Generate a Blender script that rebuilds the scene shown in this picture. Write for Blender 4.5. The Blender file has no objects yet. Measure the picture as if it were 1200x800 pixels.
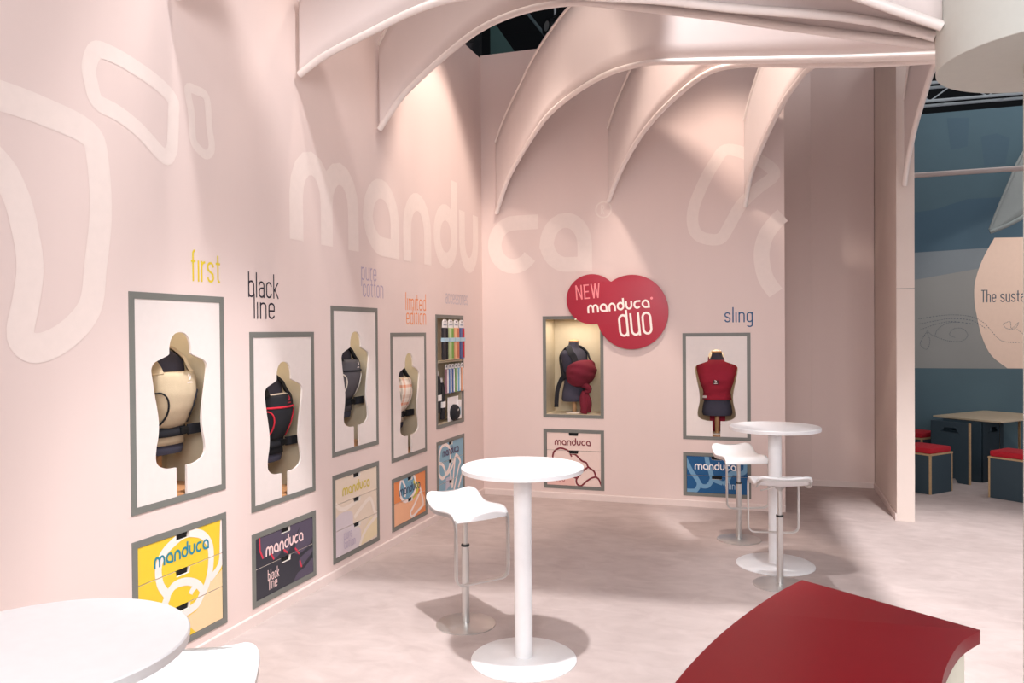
import bpy, bmesh, math, random
from mathutils import Vector, Matrix
from mathutils.geometry import tessellate_polygon
random.seed(4)
PI = math.pi
SC = bpy.context.scene
COL = SC.collection

# ------------------------------------------------------------------ camera
cam = bpy.data.cameras.new('camera')
cam.sensor_width = 36.0
cam.lens = 914.237 / 1200 * 36
cam.clip_start = 0.05
camo = bpy.data.objects.new('camera', cam)
COL.objects.link(camo)
camo.location = (3.1314, -8.4255, 1.857)
YAW, PITCH, ROLL = 0.31824, 0.0115, -0.00786
camo.matrix_world = (Matrix.Translation(camo.location) @ Matrix.Rotation(YAW, 4, 'Z')
                     @ Matrix.Rotation(PI / 2 - PITCH, 4, 'X') @ Matrix.Rotation(ROLL, 4, 'Z'))
SC.camera = camo

# ------------------------------------------------------------------ world, exposure, lights
SC.view_settings.view_transform = 'Standard'
SC.view_settings.look = 'None'
SC.view_settings.gamma = 1.0
SC.view_settings.use_curve_mapping = False
SC.view_settings.exposure = -0.03
W = bpy.data.worlds.new('hall')
SC.world = W
W.use_nodes = True
W.node_tree.nodes['Background'].inputs[0].default_value = (0.9, 0.87, 0.95, 1)
W.node_tree.nodes['Background'].inputs[1].default_value = 0.5


def aim(o, p, t):
    o.location = p
    o.rotation_euler = (Vector(t) - Vector(p)).to_track_quat('-Z', 'Y').to_euler()


def spot(p, t, power, deg, color, blend=0.5, r=0.08):
    l = bpy.data.lights.new('spotlight', 'SPOT')
    l.energy = power
    l.spot_size = math.radians(deg)
    l.spot_blend = blend
    l.color = color
    l.shadow_soft_size = r
    o = bpy.data.objects.new('spotlight', l)
    COL.objects.link(o)
    aim(o, p, t)
    return o


def area(p, t, power, sx, sy, color):
    l = bpy.data.lights.new('area_light', 'AREA')
    l.shape = 'RECTANGLE'
    l.size, l.size_y = sx, sy
    l.energy = power
    l.color = color
    o = bpy.data.objects.new('area_light', l)
    COL.objects.link(o)
    aim(o, p, t)
    return o


WARM = (1.0, 0.84, 0.74)
NEUT = (1.0, 0.93, 0.90)
COOL = (0.99, 0.98, 1.0)
LIGHTS = [  # kind, from, to, power, spread or size, colour
    ('s', (2.3, -6.6, 5.9), (0, -5.6, 1.7), 36, 75, COOL),
    ('s', (2.3, -4.9, 5.9), (0, -3.9, 1.6), 240, 58, COOL),
    ('s', (1.3, -1.7, 5.9), (0, -1.2, 2.6), 430, 50, WARM),
    ('s', (1.3, -2.6, 5.9), (1.1, 0, 1.3), 110, 56, WARM),
    ('s', (2.3, -2.2, 5.9), (2.95, 0, 1.9), 430, 54, WARM),
    ('s', (2.3, -5.4, 6.0), (1.6, -4.3, 0.0), 1250, 52, COOL),
    ('s', (3.9, -6.4, 6.0), (1.4, -4.3, 0.3), 280, 50, COOL),
    ('s', (2.6, -8.4, 5.6), (0.2, -6.4, 0.9), 40, 55, COOL),
    ('s', (4.8, -3.4, 6.0), (4.4, -2.6, 0.0), 1900, 60, COOL),
    ('s', (2.0, -3.0, 6.3), (3.2, -2.8, 4.1), 520, 55, COOL),
    ('s', (1.7, -3.5, 6.2), (0.6, -2.85, 4.0), 90, 65, WARM),  # added between two sails to brighten the sail face behind
    ('s', (1.9, -4.5, 6.2), (0.2, -3.8, 3.0), 130, 62, NEUT),  # also added, for the face of the top-left sail and wall
    ('s', (1.7, -7.5, 5.6), (1.43, -6.95, 1.1), 160, 24, COOL),  # added narrow beam, brightens the foreground table without the wall
    ('a', (3.0, -4.5, 7.6), (3.0, -4.5, 0), 60, (7, 8), (0.98, 0.95, 1.0)),
    ('a', (4.0, -11.5, 4.2), (2.5, -3, 2.0), 450, (5, 3), COOL),
    ('s', (7.0, 0.9, 3.4), (6.5, 3.6, 2.2), 110, 62, WARM),
    ('a', (6.6, 1.4, 6.4), (6.4, 2.6, 2.0), 85, (3, 1.2), COOL),  # added soft fill to lift the blue wall and its stand
    ('s', (6.5, 2.0, 8.5), (6.0, 6.2, 6.3), 260, 80, COOL),  # added so the far truss shows against the dark hall
]
for li, (kind, a_, b_, pw, sz, colr) in enumerate(LIGHTS):
    if kind == 's':
        spot(a_, b_, pw, sz, colr)
    else:
        area(a_, b_, pw, *sz, colr)

# ------------------------------------------------------------------ materials


def lin(c):
    return tuple(((x / 255) / 12.92 if x / 255 <= 0.04045 else ((x / 255 + 0.055) / 1.055) ** 2.4) for x in c)


MATS = {}


def mat(name, rgb, rough=0.6, metal=0.0, noise=0.0, scale=20.0, bump=0.0, bscale=200.0, spec=0.5, sheen=0.0, emit=0.0, stretch=None, coat=0.0):
    if name in MATS:
        return MATS[name]
    m = bpy.data.materials.new(name)
    m.use_nodes = True
    nt = m.node_tree
    b = nt.nodes['Principled BSDF']
    c = lin(rgb)
    b.inputs['Base Color'].default_value = (*c, 1)
    b.inputs['Roughness'].default_value = rough
    b.inputs['Metallic'].default_value = metal
    b.inputs['Specular IOR Level'].default_value = spec
    b.inputs['Sheen Weight'].default_value = sheen
    b.inputs['Coat Weight'].default_value = coat
    if emit:
        b.inputs['Emission Color'].default_value = (*c, 1)
        b.inputs['Emission Strength'].default_value = emit
    tc = nt.nodes.new('ShaderNodeTexCoord')
    mp = nt.nodes.new('ShaderNodeMapping')
    nt.links.new(tc.outputs['Object'], mp.inputs[0])
    if stretch:
        mp.inputs['Scale'].default_value = stretch
    n = nt.nodes.new('ShaderNodeTexNoise')
    n.inputs['Scale'].default_value = scale
    n.inputs['Detail'].default_value = 4
    nt.links.new(mp.outputs[0], n.inputs['Vector'])
    k = max(noise, 0.015)
    r = nt.nodes.new('ShaderNodeMapRange')
    r.inputs[1].default_value = 0.3
    r.inputs[2].default_value = 0.7
    r.inputs[3].default_value = 1 - k
    r.inputs[4].default_value = 1 + k
    nt.links.new(n.outputs[0], r.inputs[0])
    mx = nt.nodes.new('ShaderNodeMix')
    mx.data_type = 'RGBA'
    mx.blend_type = 'MULTIPLY'
    mx.inputs[0].default_value = 1
    mx.inputs[6].default_value = (*c, 1)
    nt.links.new(r.outputs[0], mx.inputs[7])
    nt.links.new(mx.outputs[2], b.inputs['Base Color'])
    if bump:
        n2 = nt.nodes.new('ShaderNodeTexNoise')
        n2.inputs['Scale'].default_value = bscale
        n2.inputs['Detail'].default_value = 3
        nt.links.new(mp.outputs[0], n2.inputs['Vector'])
        bp = nt.nodes.new('ShaderNodeBump')
        bp.inputs['Strength'].default_value = bump
        bp.inputs['Distance'].default_value = 0.01
        nt.links.new(n2.outputs[0], bp.inputs['Height'])
        nt.links.new(bp.outputs[0], b.inputs['Normal'])
    MATS[name] = m
    return m


def plaid_material():
    m = bpy.data.materials.new('plaid_cloth')
    m.use_nodes = True
    nt = m.node_tree
    b = nt.nodes['Principled BSDF']
    b.inputs['Roughness'].default_value = 0.9
    tc = nt.nodes.new('ShaderNodeTexCoord')
    sp = nt.nodes.new('ShaderNodeSeparateXYZ')
    nt.links.new(tc.outputs['Object'], sp.inputs[0])

    def stripes(sock, freq, ph, cols):
        a = nt.nodes.new('ShaderNodeMath'); a.operation = 'MULTIPLY_ADD'
        a.inputs[1].default_value = freq; a.inputs[2].default_value = ph
        nt.links.new(sock, a.inputs[0])
        f = nt.nodes.new('ShaderNodeMath'); f.operation = 'FRACT'
        nt.links.new(a.outputs[0], f.inputs[0])
        r = nt.nodes.new('ShaderNodeValToRGB')
        r.color_ramp.interpolation = 'CONSTANT'
        e = r.color_ramp.elements
        for i, (p, c) in enumerate(cols):
            el = e[i] if i < 2 else e.new(p)
            el.position = p
            el.color = (*lin(c), 1)
        nt.links.new(f.outputs[0], r.inputs[0])
        return r.outputs[0]
    s1 = stripes(sp.outputs[0], 7.0, 0.2, [(0, (238, 220, 200)), (0.35, (170, 150, 135)), (0.5, (240, 225, 208)), (0.62, (235, 165, 125)), (0.8, (245, 232, 218))])
    s2 = stripes(sp.outputs[2], 6.0, 0.1, [(0, (245, 235, 222)), (0.4, (235, 150, 110)), (0.55, (245, 232, 220)), (0.8, (215, 195, 178))])
    mx = nt.nodes.new('ShaderNodeMix'); mx.data_type = 'RGBA'; mx.blend_type = 'MIX'
    mx.inputs[0].default_value = 0.5
    nt.links.new(s1, mx.inputs[6]); nt.links.new(s2, mx.inputs[7])
    nt.links.new(mx.outputs[2], b.inputs['Base Color'])
    return m


def carpet_material():
    m = bpy.data.materials.new('carpet')
    m.use_nodes = True
    nt = m.node_tree
    b = nt.nodes['Principled BSDF']
    b.inputs['Roughness'].default_value = 0.95
    b.inputs['Specular IOR Level'].default_value = 0.1
    tc = nt.nodes.new('ShaderNodeTexCoord')

    def noise(scale, detail, dist, sx=1, sy=1, rot=0.0):
        mp = nt.nodes.new('ShaderNodeMapping')
        mp.inputs['Scale'].default_value = (sx, sy, 1)
        mp.inputs['Rotation'].default_value = (0, 0, rot)
        nt.links.new(tc.outputs['Object'], mp.inputs[0])
        n = nt.nodes.new('ShaderNodeTexNoise')
        n.inputs['Scale'].default_value = scale
        n.inputs['Detail'].default_value = detail
        n.inputs['Distortion'].default_value = dist
        nt.links.new(mp.outputs[0], n.inputs['Vector'])
        return n.outputs[0]
    a = noise(1.5, 6, 1.6, 1, 1.5, 0.5)
    c = noise(5, 5, 1.0, 1, 1.6, -0.6)
    f = noise(260, 2, 0)
    add = nt.nodes.new('ShaderNodeMath'); add.operation = 'ADD'
    nt.links.new(a, add.inputs[0]); nt.links.new(c, add.inputs[1])
    ad2 = nt.nodes.new('ShaderNodeMath'); ad2.operation = 'MULTIPLY_ADD'
    ad2.inputs[1].default_value = 0.5
    nt.links.new(f, ad2.inputs[0]); nt.links.new(add.outputs[0], ad2.inputs[2])
    r = nt.nodes.new('ShaderNodeValToRGB')
    r.color_ramp.elements[0].position = 0.85 / 2
    r.color_ramp.elements[0].color = (*lin((178, 162, 157)), 1)
    r.color_ramp.elements[1].position = 1.62 / 2
    r.color_ramp.elements[1].color = (*lin((198, 183, 178)), 1)
    h = nt.nodes.new('ShaderNodeMath'); h.operation = 'MULTIPLY'
    h.inputs[1].default_value = 0.5
    nt.links.new(ad2.outputs[0], h.inputs[0])
    nt.links.new(h.outputs[0], r.inputs[0])
    nt.links.new(r.outputs[0], b.inputs['Base Color'])
    bp = nt.nodes.new('ShaderNodeBump')
    bp.inputs['Strength'].default_value = 0.35
    bp.inputs['Distance'].default_value = 0.006
    nt.links.new(f, bp.inputs['Height'])
    nt.links.new(bp.outputs[0], b.inputs['Normal'])
    return m


M_WALL = mat('wall_fabric', (226, 206, 199), 0.85, noise=0.02, scale=1.5, bump=0.04, bscale=3.0, stretch=(1.6, 1.6, 0.15), spec=0.2)
M_WPRINT = mat('wall_white_print', (235, 219, 211), 0.8, spec=0.2)
M_BASE = mat('baseboard_paint', (226, 209, 202), 0.6)
M_CARPET = carpet_material()
M_FIN = mat('sail_fabric', (228, 216, 212), 0.8, noise=0.015, scale=3, bump=0.08, bscale=5, spec=0.25, stretch=(1, 1, 0.3))
M_HEM = mat('sail_hem', (240, 230, 224), 0.38)
M_FRAME = mat('grey_frame', (116, 117, 111), 0.5)
M_PANEL = mat('white_panel', (228, 217, 211), 0.5)
M_NICHE = mat('niche_lining', (204, 190, 164), 0.7)
M_WOODF = mat('niche_wood', (208, 150, 104), 0.45, noise=0.12, scale=8, stretch=(1, 8, 1))
M_WOOD = mat('pole_wood', (196, 150, 105), 0.5, noise=0.1, scale=12, stretch=(6, 6, 0.6))
M_NAVY = mat('torso_cloth', (62, 60, 74), 0.9, bump=0.2, bscale=600, noise=0.05)
M_WHITE = mat('white_lacquer', (234, 233, 233), 0.32)
M_STEEL = mat('satin_steel', (208, 206, 203), 0.36, metal=0.85)
M_BLACK = mat('black_plastic', (18, 20, 22), 0.45)
M_HOLE = mat('dark_recess', (10, 12, 14), 0.8)
M_RED = mat('red_laminate', (136, 6, 24), 0.36, spec=0.22)
M_SIGNRED = mat('sign_red', (170, 34, 56), 0.4)
M_SIGNPINK = mat('sign_pink', (240, 140, 145), 0.5)
M_SIGNWHITE = mat('sign_white', (248, 236, 228), 0.5)
M_CREAM = mat('cream_panel', (222, 216, 198), 0.5)
M_DRUM = mat('drum_white', (206, 208, 200), 0.55)
M_DARK = mat('hall_black', (14, 20, 24), 0.9)
M_TEAL = mat('hall_teal', (62, 92, 90), 0.8)
M_TRUSS = mat('truss_aluminium', (186, 194, 198), 0.4, metal=0.2)
M_BLUEWALL = mat('blue_wall_fabric', (74, 98, 108), 0.8, noise=0.05, scale=2)
M_BLUELO = mat('blue_grey_band', (136, 138, 136), 0.8, noise=0.03, scale=2)
M_BLUEDK = mat('deep_blue_print', (64, 90, 106), 0.8, noise=0.03, scale=2)
M_BLUEMID = mat('mid_blue_print', (118, 128, 134), 0.8)
M_OVAL = mat('ivory_oval', (226, 200, 182), 0.7)
M_INK = mat('blue_grey_ink', (70, 84, 98), 0.7)
M_PLY = mat('plywood_edge', (190, 158, 118), 0.6, noise=0.15, scale=30, stretch=(1, 1, 8))
M_PLYTOP = mat('table_top_ply', (204, 186, 158), 0.5, noise=0.04, scale=6)
M_BOARD = mat('blue_grey_board', (52, 70, 80), 0.6)
M_CUSH = mat('red_cushion', (186, 28, 44), 0.9, bump=0.15, bscale=300)
M_LED = mat('downlight_glass', (255, 240, 215), 0.4, emit=6.0)

# ------------------------------------------------------------------ builders


class MB:
    def __init__(s):
        s.v, s.f, s.mi = [], [], []

    def add(s, vs, fs):
        o = len(s.v)
        s.v += [tuple(p) for p in vs]
        s.f += [tuple(i + o for i in f) for f in fs]

    def box(s, x0, x1, y0, y1, z0, z1):
        s.add([(x0, y0, z0), (x1, y0, z0), (x1, y1, z0), (x0, y1, z0), (x0, y0, z1), (x1, y0, z1), (x1, y1, z1), (x0, y1, z1)],
              [(3, 2, 1, 0), (4, 5, 6, 7), (0, 1, 5, 4), (1, 2, 6, 5), (2, 3, 7, 6), (3, 0, 4, 7)])
        return s

    def lathe(s, prof, n=32, c=(0, 0), cap=True):
        vs, fs = [], []
        for r, z in prof:
            for i in range(n):
                a = 2 * PI * i / n
                vs.append((c[0] + r * math.cos(a), c[1] + r * math.sin(a), z))
        for j in range(len(prof) - 1):
            for i in range(n):
                k = (i + 1) % n
                fs.append((j * n + i, j * n + k, (j + 1) * n + k, (j + 1) * n + i))
        if cap:
            fs.append(tuple(reversed(range(n))))
            fs.append(tuple(range((len(prof) - 1) * n, len(prof) * n)))
        s.add(vs, fs)
        return s

    def tube(s, pts, r, n=8, closed=False, flat=None, up=None):
        """tube along pts; flat=(a,b): rectangle-ish cross-section half-sizes (a along side, b along up)"""
        P = [Vector(p) for p in pts]
        N = len(P)
        vs, fs = [], []
        prev = None
        for i in range(N):
            if closed:
                t = P[(i + 1) % N] - P[i - 1]
            else:
                t = P[min(i + 1, N - 1)] - P[max(i - 1, 0)]
            t.normalize()
            if up is not None:
                u = Vector(up[i]) if isinstance(up, list) else Vector(up)
            elif prev is None:
                u = Vector((0, 0, 1)) if abs(t.z) < 0.9 else Vector((1, 0, 0))
            else:
                u = prev
            u = (u - t * u.dot(t))
            if u.length < 1e-6:
                u = Vector((1, 0, 0)) if abs(t.x) < 0.9 else Vector((0, 1, 0))
                u = u - t * u.dot(t)
            u.normalize()
            prev = u
            w = t.cross(u)
            if flat:
                a, b = flat
                cs = [(-a, -b), (a, -b), (a, b), (-a, b)]
            else:
                rr = r[i] if isinstance(r, (list, tuple)) else r
                cs = [(rr * math.cos(2 * PI * k / n), rr * math.sin(2 * PI * k / n)) for k in range(n)]
            for a, b in cs:
                vs.append(P[i] + w * a + u * b)
        m = len(cs)
        for i in range(N if closed else N - 1):
            j = (i + 1) % N
            for k in range(m):
                l = (k + 1) % m
                fs.append((i * m + k, i * m + l, j * m + l, j * m + k))
        if not closed:
            fs.append(tuple(reversed(range(m))))
            fs.append(tuple(range((N - 1) * m, N * m)))
        s.add(vs, fs)
        return s

    def prism(s, poly, d0, d1, plane='xz'):
        """polygon in local XZ extruded along Y from d0 to d1 (or XY along Z)"""
        n = len(poly)
        tris = tessellate_polygon([[Vector((p[0], p[1], 0)) for p in poly]])
        if plane == 'xz':
            f = lambda p, d: (p[0], d, p[1])
        else:
            f = lambda p, d: (p[0], p[1], d)
        vs = [f(p, d0) for p in poly] + [f(p, d1) for p in poly]
        fs = [tuple(t) for t in tris] + [tuple(i + n for i in reversed(t)) for t in tris]
        fs += [(i, (i + 1) % n, (i + 1) % n + n, i + n) for i in range(n)]
        s.add(vs, fs)
        return s

    def build(s, name, m, parent=None, smooth=False, bevel=0.0, sub=0, angle=35):
        me = bpy.data.meshes.new(name)
        me.from_pydata(s.v, [], s.f)
        bm = bmesh.new()
        bm.from_mesh(me)
        bmesh.ops.remove_doubles(bm, verts=bm.verts, dist=1e-6)
        bmesh.ops.recalc_face_normals(bm, faces=bm.faces)
        if bevel:
            es = [e for e in bm.edges if len(e.link_faces) == 2 and e.calc_face_angle(0) > 0.6]
            bmesh.ops.bevel(bm, geom=es, offset=bevel, segments=2, affect='EDGES', profile=0.7)
        bm.to_mesh(me)
        bm.free()
        me.materials.append(m)
        if smooth or bevel:
            for p in me.polygons:
                p.use_smooth = True
            me.set_sharp_from_angle(angle=math.radians(angle))
        o = bpy.data.objects.new(name, me)
        COL.objects.link(o)
        if parent:
            o.parent = parent
        if sub:
            md = o.modifiers.new('subdivision', 'SUBSURF')
            md.levels = md.render_levels = sub
        return o


def tag(o, label=None, cat=None, group=None, kind=None):
    for k, v in (('label', label), ('category', cat), ('group', group), ('kind', kind)):
        if v:
            o[k] = v
    return o


def thing(name, loc=(0, 0, 0), rz=0.0, label=None, cat=None, group=None):
    o = bpy.data.objects.new(name, None)
    o.empty_display_size = 0.1
    COL.objects.link(o)
    o.location = loc
    o.rotation_euler = (0, 0, rz)
    return tag(o, label, cat, group)


def struct(o):
    o['kind'] = 'structure'
    return o


def dup(root, loc, rz, label, group=None):
    r = root.copy()
    COL.objects.link(r)
    r.location = loc
    r.rotation_euler = (0, 0, rz)
    r['label'] = label
    if group:
        r['group'] = group
    for ch in list(root.children):
        c = ch.copy()
        COL.objects.link(c)
        c.parent = r
        for g in list(ch.children):
            d = g.copy()
            COL.objects.link(d)
            d.parent = c
    return r


def catmull(pts, n=6, closed=False):
    P = [Vector((*p, 0)) if len(p) == 2 else Vector(p) for p in pts]
    N = len(P)
    out = []
    for i in range(N if closed else N - 1):
        if closed:
            a, b, c, d = P[i - 1], P[i], P[(i + 1) % N], P[(i + 2) % N]
        else:
            a, b, c, d = P[max(i - 1, 0)], P[i], P[i + 1], P[min(i + 2, N - 1)]
        for k in range(n):
            t = k / n
            out.append(0.5 * ((2 * b) + (c - a) * t + (2 * a - 5 * b + 4 * c - d) * t * t + (3 * b - a - 3 * c + d) * t ** 3))
    if not closed:
        out.append(P[-1])
    if len(pts[0]) == 2:
        return [(p.x, p.y) for p in out]
    return out


def interp(tab, x):
    if x <= tab[0][0]:
        return tab[0][1:]
    for a, b in zip(tab, tab[1:]):
        if x <= b[0]:
            t = (x - a[0]) / (b[0] - a[0])
            return tuple(p + (q - p) * t for p, q in zip(a[1:], b[1:]))
    return tab[-1][1:]


# ---- flat print: 2D ribbons and fills in a plane (u, v), laid at a height d in front of it


def ribbon2d(pl, w, closed=False):
    n = len(pl)
    L, R = [], []
    for i in range(n):
        if closed:
            a, b, c = pl[i - 1], pl[i], pl[(i + 1) % n]
        else:
            a, b, c = pl[max(i - 1, 0)], pl[i], pl[min(i + 1, n - 1)]
        t1 = Vector((b[0] - a[0], b[1] - a[1]))
        t2 = Vector((c[0] - b[0], c[1] - b[1]))
        if t1.length < 1e-9:
            t1 = t2.copy()
        if t2.length < 1e-9:
            t2 = t1.copy()
        t1.normalize(); t2.normalize()
        n1 = Vector((-t1.y, t1.x)); n2 = Vector((-t2.y, t2.x))
        m = n1 + n2
        if m.length < 0.3:
            m = n1
        else:
            m.normalize()
            m = m / max(0.5, m.dot(n1))
        L.append((b[0] + m.x * w / 2, b[1] + m.y * w / 2))
        R.append((b[0] - m.x * w / 2, b[1] - m.y * w / 2))
    vs = [q for p in zip(L, R) for q in p]
    fs = []
    for i in range(n if closed else n - 1):
        j = (i + 1) % n
        fs.append((2 * i, 2 * j, 2 * j + 1, 2 * i + 1))
    return vs, fs


def fill2d(poly):
    tris = tessellate_polygon([[Vector((p[0], p[1], 0)) for p in poly]])
    return list(poly), [tuple(t) for t in tris]


class Print:
    """collects flat faces; P(u, v, d) maps them into space"""
    def __init__(s):
        s.items = []

    def stroke(s, pl, w, d, closed=False):
        vs, fs = ribbon2d(pl, w, closed)
        s.items.append((vs, fs, d))
        return s

    def fill(s, poly, d):
        vs, fs = fill2d(poly)
        s.items.append((vs, fs, d))
        return s

    def text(s, txt, u, v, xh, style, d, w=None, width=None, slope=0.0, asc=None):
        strokes, tw = layout(txt, style, w, asc)
        sx = xh if width is None else width / tw
        ca, sa = math.cos(slope), math.sin(slope)
        sw = (w or STY[style]['w']) * xh
        for k, (pl, cl) in enumerate(strokes):
            q = [(u + (x * sx) * ca - (y * xh) * sa, v + (x * sx) * sa + (y * xh) * ca) for x, y in pl]
            s.stroke(q, sw, d + 0.00008 * (k % 6), cl)
        return s

    def build(s, name, m, P, parent=None, clip=None, notch=None):
        mb = MB()
        for vs, fs, d in s.items:
            mb.add([P(q[0], q[1], d + 4e-6 * i) for i, q in enumerate(vs)], fs)
        me = bpy.data.meshes.new(name)
        bm = bmesh.new()
        vv = [bm.verts.new(p) for p in mb.v]
        for f in mb.f:
            try:
                bm.faces.new([vv[i] for i in f])
            except ValueError:
                pass
        if clip:
            u0, u1, v0, v1 = clip

            def cut(co, no, clear):
                bmesh.ops.bisect_plane(bm, geom=bm.verts[:] + bm.edges[:] + bm.faces[:], plane_co=co, plane_no=no, clear_outer=clear)
            cut((u0, 0, 0), (-1, 0, 0), True)
            cut((u1, 0, 0), (1, 0, 0), True)
            cut((0, 0, v0), (0, 0, -1), True)
            cut((0, 0, v1), (0, 0, 1), True)
            if notch:
                a0, a1, b0, b1 = notch
                cut((a0, 0, 0), (1, 0, 0), False)
                cut((a1, 0, 0), (1, 0, 0), False)
                cut((0, 0, b0), (0, 0, 1), False)
                kill = [f for f in bm.faces if a0 < f.calc_center_median().x < a1 and b0 < f.calc_center_median().z]
                bmesh.ops.delete(bm, geom=kill, context='FACES')
        if not bm.faces:
            bm.free()
            return None
        ref = (Vector(P(0, 0, 1)) - Vector(P(0, 0, 0)))
        bm.normal_update()
        for f in bm.faces:
            if f.normal.dot(ref) < 0:
                f.normal_flip()
        bm.to_mesh(me)
        bm.free()
        me.materials.append(m)
        o = bpy.data.objects.new(name, me)
        COL.objects.link(o)
        if parent:
            o.parent = parent
        return o


def arc(cx, cy, rx, ry, a0, a1, n=8):
    return [(cx + rx * math.cos(math.radians(a0 + (a1 - a0) * i / n)), cy + ry * math.sin(math.radians(a0 + (a1 - a0) * i / n))) for i in range(n + 1)]


STY = {'logo': {'w': 0.235, 'gap': 0.14}, 'thin': {'w': 0.115, 'gap': 0.13}}


def glyph(ch, style, w):
    """strokes (polyline, closed) in units of the x-height, and the advance width"""
    h = w / 2
    if style == 'logo':
        if ch == 'm':
            Wd = 1.5; q = (Wd / 2 - h) / 2; ry = 0.40; cy = 1 - h - ry
            s1 = [(h, 0)] + arc(h + q, cy, q, ry, 180, 0) + [(Wd / 2, 0)]
            s2 = arc(Wd / 2 + q, cy, q, ry, 180, 0) + [(Wd - h, 0)]
            return [(s1, False), (s2, False)], Wd
        Wd = {'n': 0.95, 'u': 0.9, 'a': 1.0, 'd': 0.97, 'c': 0.9}[ch]
        rx = Wd / 2 - h
        ry = 0.42
        cy = 1 - h - ry
        if ch == 'n':
            return [([(h, 0)] + arc(Wd / 2, cy, rx, ry, 180, 0, 12) + [(Wd - h, 0)], False)], Wd
        if ch == 'u':
            return [([(h, 1)] + arc(Wd / 2, h + ry, rx, ry, 180, 360, 12) + [(Wd - h, 1)], False)], Wd
        if ch == 'a':
            s = [(Wd - h, 0)] + arc(Wd / 2, cy, rx, ry, 0, 180, 12) + arc(Wd / 2 + 0.02, h + 0.40, rx + 0.02, 0.40, 180, 270, 8)[1:] + [(Wd - h, h)]
            return [(s, False)], Wd
        if ch == 'd':
            s = arc(Wd / 2, 0.5, rx, 0.5 - h, 0, 360, 24)[:-1]
            return [(s, True), ([(Wd - h, 0.48), (Wd - h, 1.42)], False)], Wd
        if ch == 'c':
            s = [(Wd, 1 - h), (Wd * 0.6, 1 - h)] + arc(Wd * 0.52, 0.5, rx + 0.02, 0.5 - h, 100, 325, 16)
            return [(s, False)], Wd
    Wd = 0.52
    A = 1.5
    rx = Wd / 2 - h
    ry = 0.2
    c = Wd / 2
    top = lambda a0, a1, n=8: arc(c, 1 - h - ry, rx, ry, a0, a1, n)
    bot = lambda a0, a1, n=8: arc(c, h + ry, rx, ry, a0, a1, n)
    O = lambda s: (s, False)
    if ch == ' ':
        return [], 0.25
    if ch == 'n':
        return [O([(h, 0), (h, 1)]), O(top(180, 0) + [(Wd - h, 0)])], Wd
    if ch == 'm':
        q = 0.19
        return [O([(h, 0), (h, 1)]), O(arc(h + q, 1 - h - ry, q, ry, 180, 0) + [(h + 2 * q, 0)]),
                O(arc(h + 3 * q, 1 - h - ry, q, ry, 180, 0) + [(h + 4 * q, 0)])], 4 * q + w
    if ch == 'h':
        return [O([(h, 0), (h, A)]), O(top(180, 0) + [(Wd - h, 0)])], Wd
    if ch == 'u':
        return [O([(h, 1)] + bot(180, 360)), O([(Wd - h, 0), (Wd - h, 1)])], Wd
    if ch == 'o':
        return [(top(0, 180) + bot(180, 360), True)], Wd
    if ch == 'b':
        return [O([(h, 0), (h, A)]), O(top(180, 0) + bot(360, 180))], Wd
    if ch == 'd':
        return [O([(Wd - h, 0), (Wd - h, A)]), O(top(0, 180) + bot(180, 360))], Wd
    if ch == 'p':
        return [O([(h, 1), (h, -0.45)]), O(top(180, 0) + bot(360, 180))], Wd
    if ch == 'g':
        return [O([(Wd - h, 1), (Wd - h, -0.25)] + arc(c, -0.25, rx, 0.17, 360, 200)), O(top(0, 180) + bot(180, 360))], Wd
    if ch == 'c':
        return [O(arc(c, 1 - h - ry, rx, ry, -10, 180) + bot(180, 370))], Wd
    if ch == 'e':
        return [O([(h, 0.5), (Wd - h, 0.5)] + top(0, 180) + bot(180, 350))], Wd
    if ch == 'a':
        return [O(arc(c, 1 - h - ry, rx, ry, 180, 0) + [(Wd - h, 0)]),
                O([(Wd - h, 0.58)] + arc(c, 0.38, rx, 0.2, 90, 180, 4) + bot(180, 360))], Wd
    if ch == 's':
        return [O(arc(c, 1 - h - ry, rx, ry, 0, 180) + [(h + 0.03, 0.6), (Wd - h - 0.03, 0.4)] + arc(c, h + ry, rx, ry, 0, -180))], Wd
    if ch == 'r':
        return [O([(h, 0), (h, 1)]), O(arc(h + 0.22, 1 - h - 0.26, 0.22, 0.26, 180, 80, 5))], 0.32
    if ch == 't':
        return [O([(0.17, 1.35), (0.17, 0.2)] + arc(0.32, 0.2, 0.15, 0.2 - h, 180, 270, 4)), O([(0, 1 - h), (0.34, 1 - h)])], 0.36
    if ch == 'f':
        return [O([(0.14, 0), (0.14, 1.3)] + arc(0.29, 1.3, 0.15, A - 1.3 - h, 180, 90, 4)), O([(0, 1 - h), (0.32, 1 - h)])], 0.34
    if ch == 'i':
        return [O([(h, 0), (h, 1)])], w
    if ch == 'j':   # an i with its dot
        return [O([(h, 0), (h, 1)]), O([(h, 1.2), (h, 1.2 + w * 1.3)])], w
    if ch == 'l':
        return [O([(h, 0), (h, A)])], w
    if ch == 'k':
        return [O([(h, 0), (h, A)]), O([(Wd - h, 1), (h, 0.42)]), O([(h + 0.1, 0.55), (Wd - h, 0)])], Wd
    if ch == 'N':
        return [O([(h, 0), (h, A)]), O([(h, A), (0.6 - h, 0)]), O([(0.6 - h, 0), (0.6 - h, A)])], 0.6
    if ch == 'E':
        return [O([(h, 0), (h, A)]), O([(0, A - h), (0.5, A - h)]), O([(0, A / 2), (0.45, A / 2)]), O([(0, h), (0.5, h)])], 0.5
    if ch == 'W':
        return [O([(h, A), (0.24, 0)]), O([(0.24, 0), (0.42, A)]), O([(0.42, A), (0.60, 0)]), O([(0.60, 0), (0.84 - h, A)])], 0.84
    if ch == 'T':
        return [O([(0.26, 0), (0.26, A)]), O([(0, A - h), (0.52, A - h)])], 0.52
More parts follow.
